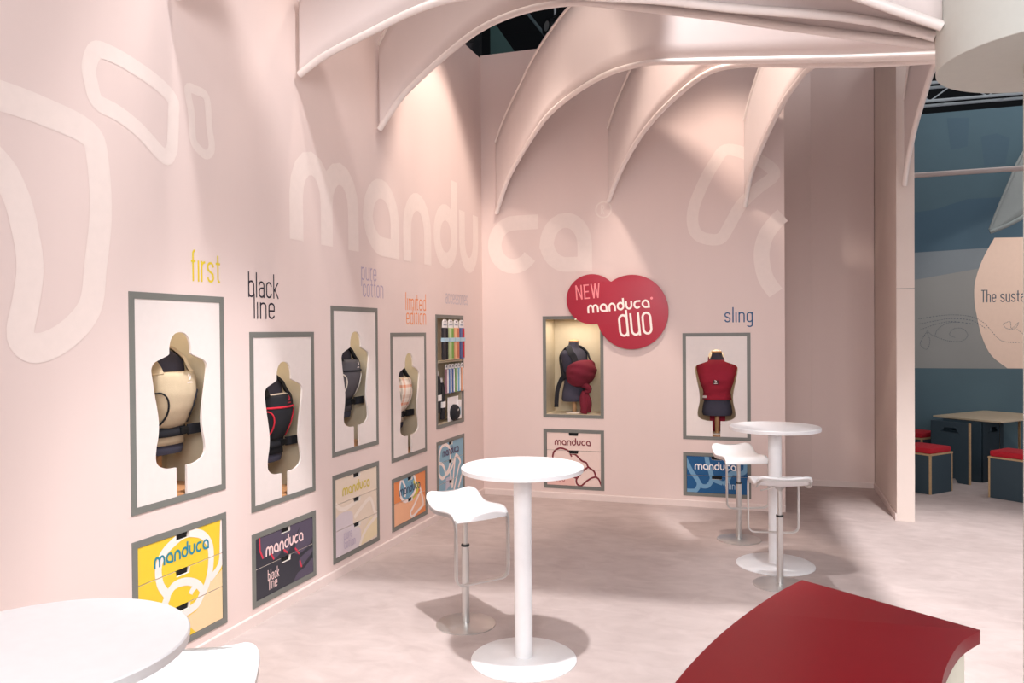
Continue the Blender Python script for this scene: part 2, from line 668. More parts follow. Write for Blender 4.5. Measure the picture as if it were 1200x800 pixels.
    if ch == 'R':
        return [O([(h, 0), (h, A)]), O([(h, A - h)] + arc(0.3, A - h - 0.32, 0.22, 0.32, 90, -90, 6) + [(h, A - h - 0.64)]), O([(0.28, A - h - 0.64), (0.52, 0)])], 0.55
    return [], 0.3


def layout(txt, style, w=None, asc=None):
    w = w or STY[style]['w']
    g = STY[style]['gap']
    x = 0.0
    out = []
    for ch in txt:
        st, wd = glyph(ch, style, w)
        if asc:
            st = [([(a, asc if b == 1.5 else b) for a, b in pl], cl) for pl, cl in st]
        out += [([(a + x, b) for a, b in pl], cl) for pl, cl in st]
        x += wd + g
    return out, x - g


PL = lambda u, v, d: (d, u, v)          # left wall plane x = 0
PBK = lambda u, v, d: (u, -d, v)        # back wall plane y = 0
LOC = lambda u, v, d: (u, -d, v)        # things that face their own -Y

# ------------------------------------------------------------------ setting
LU = [-4.86, -3.88, -2.91, -1.94, -0.97]            # bay centres on the left wall (y)
BU = [1.065, 2.605]                                  # bay centres on the back wall (x)
# (lower edge, upper edge) of the showcase frames and of the drawer frames of each bay
SHOW = [(0.924, 2.085), (0.722, 1.873), (0.925, 2.07), (0.726, 1.863), (0.902, 2.042), (0.903, 2.036), (0.713, 1.836)]
DRAW = [(0.115, 0.785), (0.107, 0.581), (0.114, 0.785), (0.118, 0.583), (0.115, 0.774), (0.112, 0.775), (0.115, 0.574)]
HW, BAR = 0.367, 0.036
T = 0.03


def holed_wall(name, u0, u1, z1, holes, P):
    us = sorted({u0, u1} | {a for h in holes for a in h[:2]})
    zs = sorted({0.0, z1} | {a for h in holes for a in h[2:]})
    mb = MB()
    for a, b in zip(us, us[1:]):
        for c, d in zip(zs, zs[1:]):
            m, n = (a + b) / 2, (c + d) / 2
            if any(h[0] < m < h[1] and h[2] < n < h[3] for h in holes):
                continue
            mb.add([P(a, c, 0), P(b, c, 0), P(b, d, 0), P(a, d, 0)], [(0, 1, 2, 3)])
            mb.add([P(a, c, -T), P(b, c, -T), P(b, d, -T), P(a, d, -T)], [(3, 2, 1, 0)])
    for (a, b, c, d) in holes + [(u0, u1, 0.0, z1)]:
        for (p, q) in (((a, c), (b, c)), ((b, c), (b, d)), ((b, d), (a, d)), ((a, d), (a, c))):
            mb.add([P(*p, 0), P(*q, 0), P(*q, -T), P(*p, -T)], [(0, 1, 2, 3)])
    return struct(mb.build(name, M_WALL))


g = 0.012
lh = [(u - HW + g, u + HW - g, s[0] + g, s[1] - g) for u, s in zip(LU, SHOW)] + [(u - HW + g, u + HW - g, s[0] + g, s[1] - g) for u, s in zip(LU, DRAW)]
bh = [(u - 0.345 + g, u + 0.345 - g, s[0] + g, s[1] - g) for u, s in zip(BU, SHOW[5:])] + [(u - 0.345 + g, u + 0.345 - g, s[0] + g, s[1] - g) for u, s in zip(BU, DRAW[5:])]
WL = holed_wall('wall_left', -9.6, 0.0, 5.0, lh, PL)
WB = holed_wall('wall_back', 0.0, 3.285, 5.03, bh, PBK)
m = MB(); m.prism([(3.255, 0.031), (3.284, 0.031), (3.284, 1.425), (3.61, 1.5495), (3.255, 1.5495)], 0, 5.0, 'xy'); struct(m.build('wall_alcove_left', M_WALL))
m = MB(); m.box(3.285, 4.30, 1.55, 1.60, 0, 5.0); struct(m.build('wall_alcove', M_WALL))
m = MB(); m.box(4.305, 4.463, -0.08, 1.60, 0, 5.0)
M_POST = mat('partition_cloth', (224, 208, 198), 0.8, noise=0.02, scale=3)
struct(m.build('wall_right', M_POST))
m = MB(); m.box(4.3, 4.466, -0.083, -0.0801, 2.25, 2.254); PJ = m.build('panel_joint', M_FRAME, bpy.data.objects['wall_right'])
m = MB(); m.box(-0.03, 12, -11.5, 8.0, -0.05, 0.0); struct(m.build('floor', M_CARPET))
m = MB(); m.box(-6, 14, -12, 12, 10.0, 10.05); struct(m.build('ceiling', M_DARK))
BWY = 3.6
m = MB(); m.box(4.48, 9.0, BWY, BWY + 0.05, 0, 4.82); WBL = struct(m.build('wall_blue', M_BLUEWALL))
# far side of the dark hall behind the stand
m = MB(); m.box(-6, 14, 11.9, 11.95, -0.05, 10.0); struct(m.build('wall_hall', M_DARK))
m = MB(); m.box(-6, -5.95, -11.5, 11.9, -0.05, 10.0); struct(m.build('wall_hall_left', M_DARK))


def baseboard(name, a, b, out):
    """a, b: ends at the wall face; out: outward normal"""
    mb = MB()
    n = Vector(out)
    pts = [(0.001, 0), (0.014, 0), (0.014, 0.062), (0.009, 0.07), (0.001, 0.07)]
    vs = [Vector((*e, 0)) + Vector((n.x * d, n.y * d, z)) for e in (a, b) for d, z in pts]
    k = len(pts)
    mb.add(vs, [tuple(range(k)), tuple(range(2 * k - 1, k - 1, -1))] + [(i, i + k, (i + 1) % k + k, (i + 1) % k) for i in range(k)])
    return struct(mb.build(name, M_BASE))


baseboard('baseboard_left', (0, -9.6), (0, -0.015), (1, 0))
baseboard('baseboard_back', (0.0, 0), (3.285, 0), (0, -1))
baseboard('baseboard_alcove', (3.62, 1.55), (4.29, 1.55), (0, -1))
baseboard('baseboard_right', (4.305, 1.535), (4.305, -0.08), (-1, 0))

# ------------------------------------------------------------------ prints and lettering on the walls
p = Print()
STAY = 0.0012
p.stroke(catmull([(-6.032, 2.883), (-5.918, 2.891), (-5.711, 2.88), (-5.464, 2.839), (-5.41, 2.73), (-5.394, 2.461), (-5.429, 2.205), (-5.468, 1.995), (-5.606, 1.859), (-5.76, 1.803), (-5.839, 1.861), (-5.807, 2.024), (-5.787, 2.188), (-5.826, 2.399), (-5.873, 2.515), (-5.923, 2.586), (-6.035, 2.67)], 5), 0.135, STAY)
p.build('white_outline_print', M_WPRINT, PL, WL)
p = Print()
p.stroke(catmull([(-5.411, 3.256), (-5.453, 3.163), (-5.44, 3.085), (-5.405, 3.007), (-5.284, 2.985), (-5.139, 2.934), (-4.964, 2.833), (-4.912, 2.872), (-4.899, 2.922), (-4.889, 3.085), (-4.894, 3.159), (-5.001, 3.216), (-5.179, 3.256), (-5.317, 3.271)], 5, True), 0.085, STAY, True)
p.build('white_outline_print', M_WPRINT, PL, WL)
p = Print()
p.stroke(catmull([(-4.773, 3.251), (-4.703, 3.266), (-4.617, 3.246), (-4.598, 3.091), (-4.578, 2.965), (-4.623, 2.915), (-4.688, 2.931), (-4.736, 2.979), (-4.747, 3.122)], 5, True), 0.055, STAY, True)
p.build('white_outline_print', M_WPRINT, PL, WL)
p = Print()
p.stroke(catmull([(2.709, 3.736), (2.889, 3.693), (3.106, 3.562), (3.186, 3.443), (3.024, 3.313), (2.859, 3.152), (2.747, 2.957), (2.649, 2.817), (2.466, 2.84), (2.381, 2.946), (2.382, 3.15), (2.497, 3.434), (2.611, 3.628)], 5, True), 0.12, STAY, True)
p.build('white_outline_print', M_WPRINT, PBK, WB)
p = Print()
arcp = [q for q in catmull([(3.27, 3.03), (3.211, 2.976), (3.103, 2.825), (3.062, 2.628), (3.101, 2.399), (3.2, 2.24)], 6)]
p.stroke(arcp, 0.155, STAY)
p.build('white_outline_print', M_WPRINT, PBK, WB)
for txt, u, wd, Pm, par in (('m', -3.79, 0.945, PL, WL), ('a', -2.77, 0.65, PL, WL), ('n', -2.035, 0.61, PL, WL), ('d', -1.36, 0.61, PL, WL), ('u', -0.69, 0.56, PL, WL),
                            ('c', 0.075, 0.60, PBK, WB), ('a', 0.70, 0.58, PBK, WB)):
    Print().text(txt, u, 2.515 if par is WL else 2.525, 0.655, 'logo', STAY, 0.25, wd).build('white_letter', M_WPRINT, Pm, par)
p = Print()
p.stroke(arc(1.42, 3.19, 0.085, 0.085, 0, 360, 24)[:-1], 0.016, STAY, True)
p.text('R', 1.39, 3.14, 0.068, 'thin', STAY, 0.2)
p.build('registered_mark', M_WPRINT, PBK, WB)
INK = {'yellow': mat('yellow_ink', (226, 200, 46), 0.7), 'dark': mat('dark_ink', (44, 40, 50), 0.7), 'lilac': mat('lilac_ink', (186, 168, 186), 0.7),
       'orange': mat('orange_ink', (244, 154, 92), 0.7), 'pale': mat('pale_ink', (196, 184, 190), 0.7), 'blue': mat('blue_ink', (38, 86, 128), 0.7)}
for txt, u, v, wd, col in (('first', -4.765, 2.165, 0.25, 'yellow'), ('black', -4.253, 2.095, 0.325, 'dark'), ('line', -4.2, 1.958, 0.225, 'dark'),
                           ('pure', -2.808, 2.292, 0.26, 'lilac'), ('cotton', -2.785, 2.157, 0.355, 'lilac'), ('limited', -2.0, 2.07, 0.44, 'orange'),
                           ('edition', -1.99, 1.938, 0.43, 'orange'), ('accessories', -1.077, 2.157, 0.615, 'pale')):
    xh = 0.122 if txt == 'first' else 0.108
    Print().text(txt, u, v, xh, 'thin', STAY, 0.105, wd).build('printed_words', INK[col], PL, WL)
Print().text('sling', 2.69, 1.945, 0.105, 'thin', STAY, 0.12, 0.285).build('printed_words', INK['blue'], PBK, WB)

# ------------------------------------------------------------------ red cloud sign
sg = thing('cloud_sign', (1.55, 0, 2.05), 0, 'dark red double-bubble sign with white lettering, mounted above the open showcase', 'sign')
c1, c2 = ((1.291, 2.214), (0.283, 0.274)), ((1.727, 2.067), (0.392, 0.401))


def inside(p, c):
    return ((p[0] - c[0][0]) / c[1][0]) ** 2 + ((p[1] - c[0][1]) / c[1][1]) ** 2 < 1


pts = [q for q in arc(*c1[0], *c1[1], 0, 360, 96)[:-1] if not inside(q, c2)] + [q for q in arc(*c2[0], *c2[1], 0, 360, 128)[:-1] if not inside(q, c1)]
cm = (1.47, 2.16)
pts.sort(key=lambda q: math.atan2(q[1] - cm[1], q[0] - cm[0]))
m = MB(); m.prism([(x - 1.55, z - 2.05) for x, z in pts], -0.045, -0.02)
m.build('sign_panel', M_SIGNRED, sg, bevel=0.002)
for x, z in ((1.3, 2.2), (1.7, 1.9), (1.75, 2.25)):
    m = MB(); m.tube([(x - 1.55, -0.025, z - 2.05), (x - 1.55, 0.0, z - 2.05)], 0.02, 10); m.build('standoff', M_STEEL, sg)
PS = lambda u, v, d: (u - 1.55, -0.0455 - d, v - 2.05)
Print().text('NEW', 1.118, 2.21, 0.106, 'thin', 0.0008, 0.14, 0.275, 0.07).build('lettering', M_SIGNPINK, PS, sg)
Print().text('manduca', 1.246, 2.06, 0.092, 'logo', 0.0008, 0.22, 0.68, 0.075).build('lettering', M_SIGNWHITE, PS, sg)
Print().text('duo', 1.600, 1.797, 0.245, 'thin', 0.0008, 0.095, 0.355, 0.09, 1.17).build('lettering', M_SIGNWHITE, PS, sg)
p = Print(); p.fill(arc(1.943, 2.212, 0.014, 0.014, 0, 360, 12)[:-1], 0.0008); p.build('registered_mark', M_SIGNPINK, PS, sg)

# ------------------------------------------------------------------ showcases
HALF = [(0, .95), (.04, .942), (.07, .912), (.083, .87), (.085, .838), (.092, .824), (.15, .803), (.195, .785), (.217, .755), (.214, .715), (.195, .61), (.178, .53), (.168, .45), (.174, .38), (.189, .32), (.193, .265), (.178, .232), (.14, .211), (.09, .2), (.042, .198)]


def frame_bars(mb, hw, z0, z1, bar, d0, d1):
    for pl in ([(-hw, z0), (hw, z0), (hw - bar, z0 + bar), (-hw + bar, z0 + bar)], [(hw, z0), (hw, z1), (hw - bar, z1 - bar), (hw - bar, z0 + bar)],
               [(hw, z1), (-hw, z1), (-hw + bar, z1 - bar), (hw - bar, z1 - bar)], [(-hw, z1), (-hw, z0), (-hw + bar, z0 + bar), (-hw + bar, z1 - bar)]):
        mb.prism(pl, d0, d1)
    return mb


def showcase(wall, i, hw, kind, label):
    z0, z1 = SHOW[i]
    loc = (0, LU[i], z0) if wall == 'L' else (BU[i - 5], 0, z0)
    rz = PI / 2 if wall == 'L' else 0
    t = thing('showcase', loc, rz, label, 'showcase', 'wall showcases')
    H = z1 - z0
    frame_bars(MB(), hw, 0, H, BAR, -0.005, 0.004).build('frame', M_FRAME, t)
    a, b, c, d = -hw + 0.02, hw - 0.02, 0.02, H - 0.02
    dep = 0.42 if kind != 'shelf' else 0.16
    w = 0.006
    m = MB()
    m.box(a, b, dep - w, dep, c, d)
    m.build('back_panel', M_NICHE, t)
    for x in (a, b - w):
        m = MB(); m.box(x, x + w, 0.02, dep - w, c, d); m.build('side_panel', M_NICHE, t)
    m = MB(); m.box(a + w, b - w, 0.02, dep - w, d - w, d); m.build('top_panel', M_NICHE, t)
    m = MB(); m.box(a + w, b - w, 0.02, dep - w, c, c + 0.018); m.build('niche_floor', M_WOODF if kind == 'cut' else M_NICHE, t)
    if kind != 'shelf':
        dl = MB().lathe([(0.035, d - w - 0.008), (0.035, d - w)], 20, (0.0 if kind == 'open' else 0.05, 0.2)).build('downlight', M_STEEL, t)
        MB().lathe([(0.026, d - w - 0.0095), (0.026, d - w - 0.0085)], 20, (0.0 if kind == 'open' else 0.05, 0.2)).build('lens', M_LED, dl)
        l = bpy.data.lights.new('downlight_lamp', 'AREA')
        l.shape = 'RECTANGLE'; l.size = 0.25 if kind == 'cut' else 0.45; l.size_y = 0.15 if kind == 'cut' else 0.3; l.energy = 1.9 if kind == 'cut' else 3.4; l.color = (1.0, 0.88, 0.74)
        lo = bpy.data.objects.new('downlight_lamp', l); COL.objects.link(lo); lo.parent = t
        lo.location = (0.0, 0.3 if kind == 'cut' else 0.14, d - 0.03)
    if kind == 'cut':
        R = [q for q in catmull(HALF[:5], 4)] + [q for q in catmull(HALF[4:], 4)][1:]
        e = hw - BAR + 0.002
        lo_, hi_ = BAR - 0.002, H - BAR + 0.002
        poly = [(0.04, lo_), (e, lo_), (e, hi_), (-e, hi_), (-e, lo_), (-0.04, lo_)]
        poly += [(-x, z) for x, z in reversed(R[1:])] + [(x, z) for x, z in R]
        m = MB(); m.prism(poly, -0.002, 0.012)
        m.build('cutout_panel', M_PANEL, t)
    return t


showcase('L', 0, HW, 'cut', 'tall grey framed showcase with torso cutout, under the yellow word first')
showcase('L', 1, HW, 'cut', 'grey framed torso-cutout showcase below the dark words black line')
showcase('L', 2, HW, 'cut', 'grey framed torso-cutout showcase below the lilac words pure cotton')
showcase('L', 3, HW, 'cut', 'grey framed torso-cutout showcase below the orange words limited edition')
shelf_case = showcase('L', 4, HW, 'shelf', 'narrow looking grey framed wall shelf full of hanging accessory packs near the corner')
open_case = showcase('B', 5, 0.345, 'open', 'open lit showcase without cutout panel, partly behind the red sign')
showcase('B', 6, 0.345, 'cut', 'grey framed torso-cutout showcase below the blue word sling')

# ------------------------------------------------------------------ drawer units
D_COL = {0: mat('drawer_yellow', (234, 198, 52), 0.45), 1: mat('drawer_charcoal', (44, 46, 56), 0.45), 2: mat('drawer_cream', (230, 212, 192), 0.5),
         3: mat('drawer_orange', (230, 138, 78), 0.45), 4: mat('drawer_light_blue', (128, 172, 192), 0.45), 5: mat('drawer_blush', (232, 208, 198), 0.5), 6: mat('drawer_blue', (0, 82, 134), 0.4)}
K = lambda n, c: mat('print_' + n, c, 0.5)
WHT = K('white', (244, 228, 220))
S = catmull
# each layer: (part name, material, [(kind, data, width)]), laid one above the other
ART = {
    0: [('printed_field', K('peach', (238, 206, 160)), [('f', [(0.207, 0.416), (0.281, 0.424), (0.343, 0.457), (0.345, 0.12), (0.13, 0.12), (0.06, 0.19), (0.007, 0.26), (0.104, 0.275), (0.169, 0.338)])]),
        ('printed_line', WHT, [('c', [(0.016, 0.736), (-0.045, 0.722), (-0.142, 0.675), (-0.185, 0.602), (-0.173, 0.509), (-0.124, 0.433), (-0.141, 0.392), (-0.11, 0.333), (-0.006, 0.298), (0.097, 0.307), (0.15, 0.354), (0.192, 0.401), (0.226, 0.491), (0.225, 0.612), (0.168, 0.69), (0.084, 0.728)], 0.048),
                               ('s', [(-0.124, 0.433), (-0.069, 0.472), (0.024, 0.467), (0.113, 0.425), (0.162, 0.365)], 0.045), ('s', [(0.057, 0.385), (0.071, 0.404), (0.099, 0.415)], 0.034),
                               ('s', [(0.345, 0.80), (0.334, 0.72), (0.328, 0.626), (0.321, 0.515), (0.29, 0.462), (0.221, 0.422)], 0.04)]),
        ('lettering', K('teal', (24, 128, 150)), [('t', 'manduca', -0.217, 0.606, 0.06, 0.43)])],
    1: [('printed_leaf', K('mauve_grey', (82, 74, 92)), [('f', S(q, 4, True)) for q in ([(-0.283, 0.56), (-0.15, 0.56), (-0.189, 0.433), (-0.257, 0.397), (-0.278, 0.448)], [(-0.134, 0.56), (-0.009, 0.55), (-0.027, 0.465), (-0.044, 0.404), (-0.13, 0.362), (-0.175, 0.411)], [(0.015, 0.55), (0.19, 0.55), (0.137, 0.481), (0.086, 0.417), (0.003, 0.367), (-0.028, 0.399)], [(0.207, 0.55), (0.33, 0.52), (0.309, 0.369), (0.151, 0.322), (0.102, 0.374)], [(0.326, 0.325), (0.325, 0.295), (0.184, 0.225), (0.15, 0.245), (0.168, 0.289)], [(0.132, 0.192), (0.218, 0.206), (0.33, 0.245), (0.33, 0.13), (0.098, 0.13)])]),
        ('printed_accent', K('accent_red', (212, 52, 74)), [('l', q, 0.014) for q in ([(-0.29, 0.56), (-0.285, 0.459), (-0.254, 0.401)], [(-0.17, 0.41), (-0.138, 0.364)], [(-0.028, 0.399), (0.016, 0.367)], [(0.105, 0.375), (0.155, 0.321)], [(0.162, 0.271), (0.183, 0.221)])]),
        ('lettering', K('pale_pink', (246, 214, 210)), [('t', 'manduca', -0.226, 0.404, 0.062, 0.43), ('x', 'black', -0.207, 0.236, 0.05, 0.125), ('x', 'line', -0.195, 0.178, 0.05, 0.09)])],
    2: [('printed_field', K('lilac_wash', (216, 204, 208)), [('f', S([(-0.33, 0.447), (-0.09, 0.457), (-0.06, 0.345), (0.049, 0.286), (0.002, 0.12), (-0.33, 0.12)], 4, True))]),
        ('printed_field', K('pale_yellow', (234, 216, 178)), [('f', [(0.071, 0.258), (0.211, 0.338), (0.33, 0.337), (0.33, 0.175), (0.046, 0.152)])]),
        ('printed_line', K('faint_cream', (240, 226, 212)), [('s', q, 0.034) for q in ([(-0.048, 0.40), (0.075, 0.459), (0.214, 0.498), (0.283, 0.38), (0.33, 0.35)], [(0.024, 0.14), (0.093, 0.23), (0.187, 0.287), (0.33, 0.337)], [(-0.33, 0.563), (-0.226, 0.503), (-0.046, 0.518), (0.032, 0.547)])]),
        ('lettering', K('soft_yellow', (212, 192, 84)), [('t', 'manduca', -0.225, 0.604, 0.062, 0.43)]),
        ('lettering', K('soft_lilac', (190, 176, 196)), [('x', 'pure', -0.212, 0.262, 0.05, 0.125), ('x', 'cotton', -0.208, 0.19, 0.05, 0.17)])],
    3: [('printed_field', K('soft_orange', (240, 180, 140)), [('f', [(-0.33, 0.351), (-0.057, 0.335), (0.243, 0.36), (0.33, 0.281), (0.33, 0.215), (0.056, 0.165), (-0.05, 0.12), (-0.33, 0.12)])]),
        ('printed_field', K('sky', (108, 160, 184)), [('f', S([(-0.165, 0.55), (-0.052, 0.56), (0.079, 0.534), (0.107, 0.451), (0.061, 0.37), (-0.099, 0.351), (-0.182, 0.406), (-0.2, 0.471)], 4, True))]),
        ('printed_field', K('lime', (206, 196, 70)), [('f', S([(0.064, 0.498), (0.183, 0.45), (0.151, 0.365), (0.03, 0.325), (0.091, 0.402)], 4, True))]),
        ('printed_line', WHT, [('s', [(0.065, 0.56), (0.122, 0.448), (0.061, 0.37), (-0.085, 0.336), (-0.183, 0.381), (-0.222, 0.476), (-0.179, 0.56)], 0.03), ('s', [(-0.165, 0.54), (-0.097, 0.452), (-0.113, 0.379)], 0.025), ('s', [(0.212, 0.366), (0.058, 0.254), (-0.001, 0.216), (0.033, 0.17), (0.178, 0.203), (0.271, 0.235), (0.242, 0.333), (0.20, 0.42)], 0.026)]),
        ('lettering', K('navy', (46, 70, 100)), [('t', 'manduca', -0.222, 0.403, 0.062, 0.43)])],
    4: [('printed_field', K('pale_lilac', (196, 192, 206)), [('f', [(-0.138, 0.38), (0.008, 0.381), (0.03, 0.306), (-0.15, 0.25)])]),
        ('printed_line', WHT, [('s', q, 0.034) for q in ([(-0.031, 0.67), (-0.141, 0.725), (-0.25, 0.71), (-0.305, 0.632), (-0.319, 0.515), (-0.31, 0.445), (-0.236, 0.394), (-0.159, 0.41), (-0.169, 0.473), (-0.233, 0.535), (-0.307, 0.556)], [(-0.031, 0.67), (-0.022, 0.554), (-0.058, 0.471), (-0.159, 0.41)], [(0.105, 0.561), (0.01, 0.46), (-0.126, 0.413)], [(0.03, 0.25), (0.104, 0.534), (0.152, 0.571), (0.246, 0.493), (0.197, 0.429), (0.07, 0.22)], [(-0.025, 0.422), (0.02, 0.25)], [(0.30, 0.36), (0.19, 0.22)])]),
        ('lettering', K('violet', (70, 40, 86)), [('t', 'manduca', -0.222, 0.604, 0.062, 0.43)])],
    5: [('printed_field', K('rose_wash', (230, 186, 176)), [('f', [(-0.33, 0.248), (-0.1, 0.30), (-0.022, 0.291), (0.007, 0.217), (0.026, 0.12), (-0.33, 0.12)])]),
        ('printed_line', K('burgundy', (120, 26, 40)), [('s', q, 0.019) for q in ([(-0.237, 0.44), (-0.237, 0.482), (-0.217, 0.53), (-0.152, 0.564), (-0.089, 0.55), (-0.05, 0.528), (-0.021, 0.472)], [(-0.05, 0.515), (-0.021, 0.505), (0.028, 0.493), (0.09, 0.434), (0.143, 0.413), (0.167, 0.366), (0.229, 0.322), (0.253, 0.262), (0.286, 0.231), (0.33, 0.12)], [(0.167, 0.366), (0.114, 0.326), (0.055, 0.257), (0.031, 0.218), (0.04, 0.171), (0.084, 0.154), (0.142, 0.205), (0.2, 0.245), (0.253, 0.262)], [(-0.017, 0.301), (-0.017, 0.263), (0.016, 0.241), (0.036, 0.242)])]),
        ('lettering', K('burgundy', (120, 26, 40)), [('t', 'manduca', -0.216, 0.598, 0.058, 0.41)]), ('lettering', K('dusty_red', (176, 96, 98)), [('x', 'duo', -0.219, 0.192, 0.055, 0.12)])],
    6: [('printed_line', K('powder_blue', (110, 156, 188)), [('s', q, 0.045) for q in ([(-0.33, 0.515), (-0.318, 0.493), (-0.262, 0.38), (-0.183, 0.255), (-0.21, 0.179), (-0.249, 0.166), (-0.33, 0.166)], [(-0.183, 0.255), (-0.15, 0.223), (-0.098, 0.225), (-0.065, 0.261), (-0.045, 0.302), (-0.006, 0.284), (0.059, 0.261)], [(-0.104, 0.57), (-0.096, 0.489), (-0.058, 0.356), (-0.045, 0.302)], [(0.059, 0.261), (0.104, 0.283), (0.143, 0.366), (0.195, 0.375), (0.259, 0.378), (0.291, 0.42), (0.291, 0.56)])]),
        ('lettering', K('bright_white', (244, 240, 238)), [('t', 'manduca', -0.225, 0.397, 0.06, 0.42)]), ('lettering', K('ice_blue', (176, 204, 222)), [('x', 'sling', 0.085, 0.202, 0.052, 0.14)])],
}
EDGE = mat('drawer_edge_white', (238, 226, 216), 0.5)


def drawer_unit(wall, i, hw, splits, label):
    z0, z1 = DRAW[i]
    loc = (0, LU[i], 0) if wall == 'L' else (BU[i - 5], 0, 0)
    t = thing('drawer_unit', (loc[0], loc[1], z0), PI / 2 if wall == 'L' else 0, label, 'drawers', 'wall drawer units')
    frame_bars(MB(), hw, 0, z1 - z0, BAR, -0.005, 0.004).build('frame', M_FRAME, t)
    m = MB(); e = hw - 0.02
    m.box(-e, e, 0.28, 0.29, 0.02, z1 - z0 - 0.02)
    m.build('carcass_back', M_HOLE, t)
    for q in ((-e, -e + 0.008, 0.03, 0.28, 0.02, z1 - z0 - 0.02), (e - 0.008, e, 0.03, 0.28, 0.02, z1 - z0 - 0.02), (-e + 0.008, e - 0.008, 0.03, 0.28, z1 - z0 - 0.028, z1 - z0 - 0.02), (-e + 0.008, e - 0.008, 0.03, 0.28, 0.02, 0.028)):
        m = MB(); m.box(*q); m.build('carcass_board', M_HOLE, t)
    zs = [BAR] + [s - z0 for s in splits] + [z1 - z0 - BAR]
    P = lambda u, v, d: (u, -d - 0.001, v - z0)
    for a, b in zip(zs, zs[1:]):
        gp = 0.0022
        x0, x1 = -hw + BAR + 0.003, hw - BAR - 0.003
        a2, b2 = a + gp, b - gp
        na, nb, nh = -0.05, 0.05, 0.034
        poly = [(x0, a2), (x1, a2), (x1, b2), (nb + 0.006, b2), (nb, b2 - nh), (na, b2 - nh), (na - 0.006, b2), (x0, b2)]
        mm = MB(); mm.prism(poly, -0.001, 0.016)
        d = mm.build('drawer', D_COL[i], t)
        d.data.materials.append(EDGE)
        for f in d.data.polygons:
            if abs(f.normal.y) < 0.5:
                f.material_index = 1
        mm = MB(); mm.box(na - 0.02, nb + 0.02, 0.0175, 0.02, b2 - nh - 0.015, b2); mm.build('handle_recess', M_HOLE, d)
        dd = 0.0004
        for name, mt, shapes in ART[i]:
            words = Print()
            for s in shapes:
                pr = Print()
                if s[0] == 'f':
                    pr.fill(s[1], dd)
                elif s[0] == 's':
                    pr.stroke(S(s[1], 6), s[2], dd)
                elif s[0] == 'c':
                    pr.stroke(S(s[1], 6, True), s[2], dd, True)
                elif s[0] == 'l':
                    pr.stroke(s[1], s[2], dd)
                elif s[0] == 't':
                    words.text(s[1], s[2], s[3], s[4], 'logo', dd, 0.21, s[5])
                elif s[0] == 'x':
                    words.text(s[1], s[2], s[3], s[4], 'thin', dd, 0.12, s[5])
                dd += 0.00012
                if pr.items:
                    pr.build(name, mt, P, d, clip=(x0, x1, a2, b2), notch=(na, nb, b2 - nh, b2))
            if words.items:
                words.build(name, mt, P, d, clip=(x0, x1, a2, b2), notch=(na, nb, b2 - nh, b2))
            dd += 0.0004
    return t


drawer_unit('L', 0, HW, (0.345, 0.547), 'yellow drawer unit with teal lettering under the first showcase from the left')
drawer_unit('L', 1, HW, (0.347,), 'charcoal two-drawer unit with pale pink lettering')
drawer_unit('L', 2, HW, (0.352, 0.554), 'pale cream and lilac three-drawer unit in the left wall')
drawer_unit('L', 3, HW, (0.352,), 'orange two-drawer unit with a blue circle print')
drawer_unit('L', 4, HW, (0.34, 0.55), 'light blue three-drawer unit with cream outlines near the corner')
drawer_unit('B', 5, 0.345, (0.335, 0.54), 'blush drawer unit with burgundy outlines behind the nearer full bar table')
drawer_unit('B', 6, 0.345, (0.335,), 'deep blue two-drawer unit with white lettering behind a bar stool')

# ------------------------------------------------------------------ mannequins and carriers
SEC = [(0.0, .148, .104, 0), (.03, .158, .112, 0), (.10, .150, .108, 0), (.20, .124, .095, 0), (.26, .122, .092, 0), (.36, .145, .108, -.008), (.44, .165, .112, -.010),
       (.50, .180, .104, -.004), (.54, .183, .090, 0), (.565, .165, .076, .004), (.585, .118, .066, .008), (.60, .078, .060, .010), (.63, .058, .054, .008), (.665, .052, .051, .004)]


def tp(z, ang, off=0.0):
    """point on the torso at height z; ang 0 = front (-Y), positive towards +X"""
    hw, hd, yo = interp(SEC, z)
    s, c = math.sin(ang), -math.cos(ang)
    e = 2 / 2.4
    return Vector(((hw + off) * math.copysign(abs(s) ** e, s), (hd + off) * math.copysign(abs(c) ** e, c) + yo, z))


def ring_grid(zs, angs, off, closed):
    vs = [tp(z, a, off(z, a)) for z in zs for a in angs]
    n = len(angs)
    fs = []
    for j in range(len(zs) - 1):
        for i in range(n if closed else n - 1):
            k = (i + 1) % n
            fs.append((j * n + i, j * n + k, (j + 1) * n + k, (j + 1) * n + i))
    return vs, fs


def solid(o, th):
    md = o.modifiers.new('solidify', 'SOLIDIFY')
    md.thickness = th
    md.offset = 0
    return o


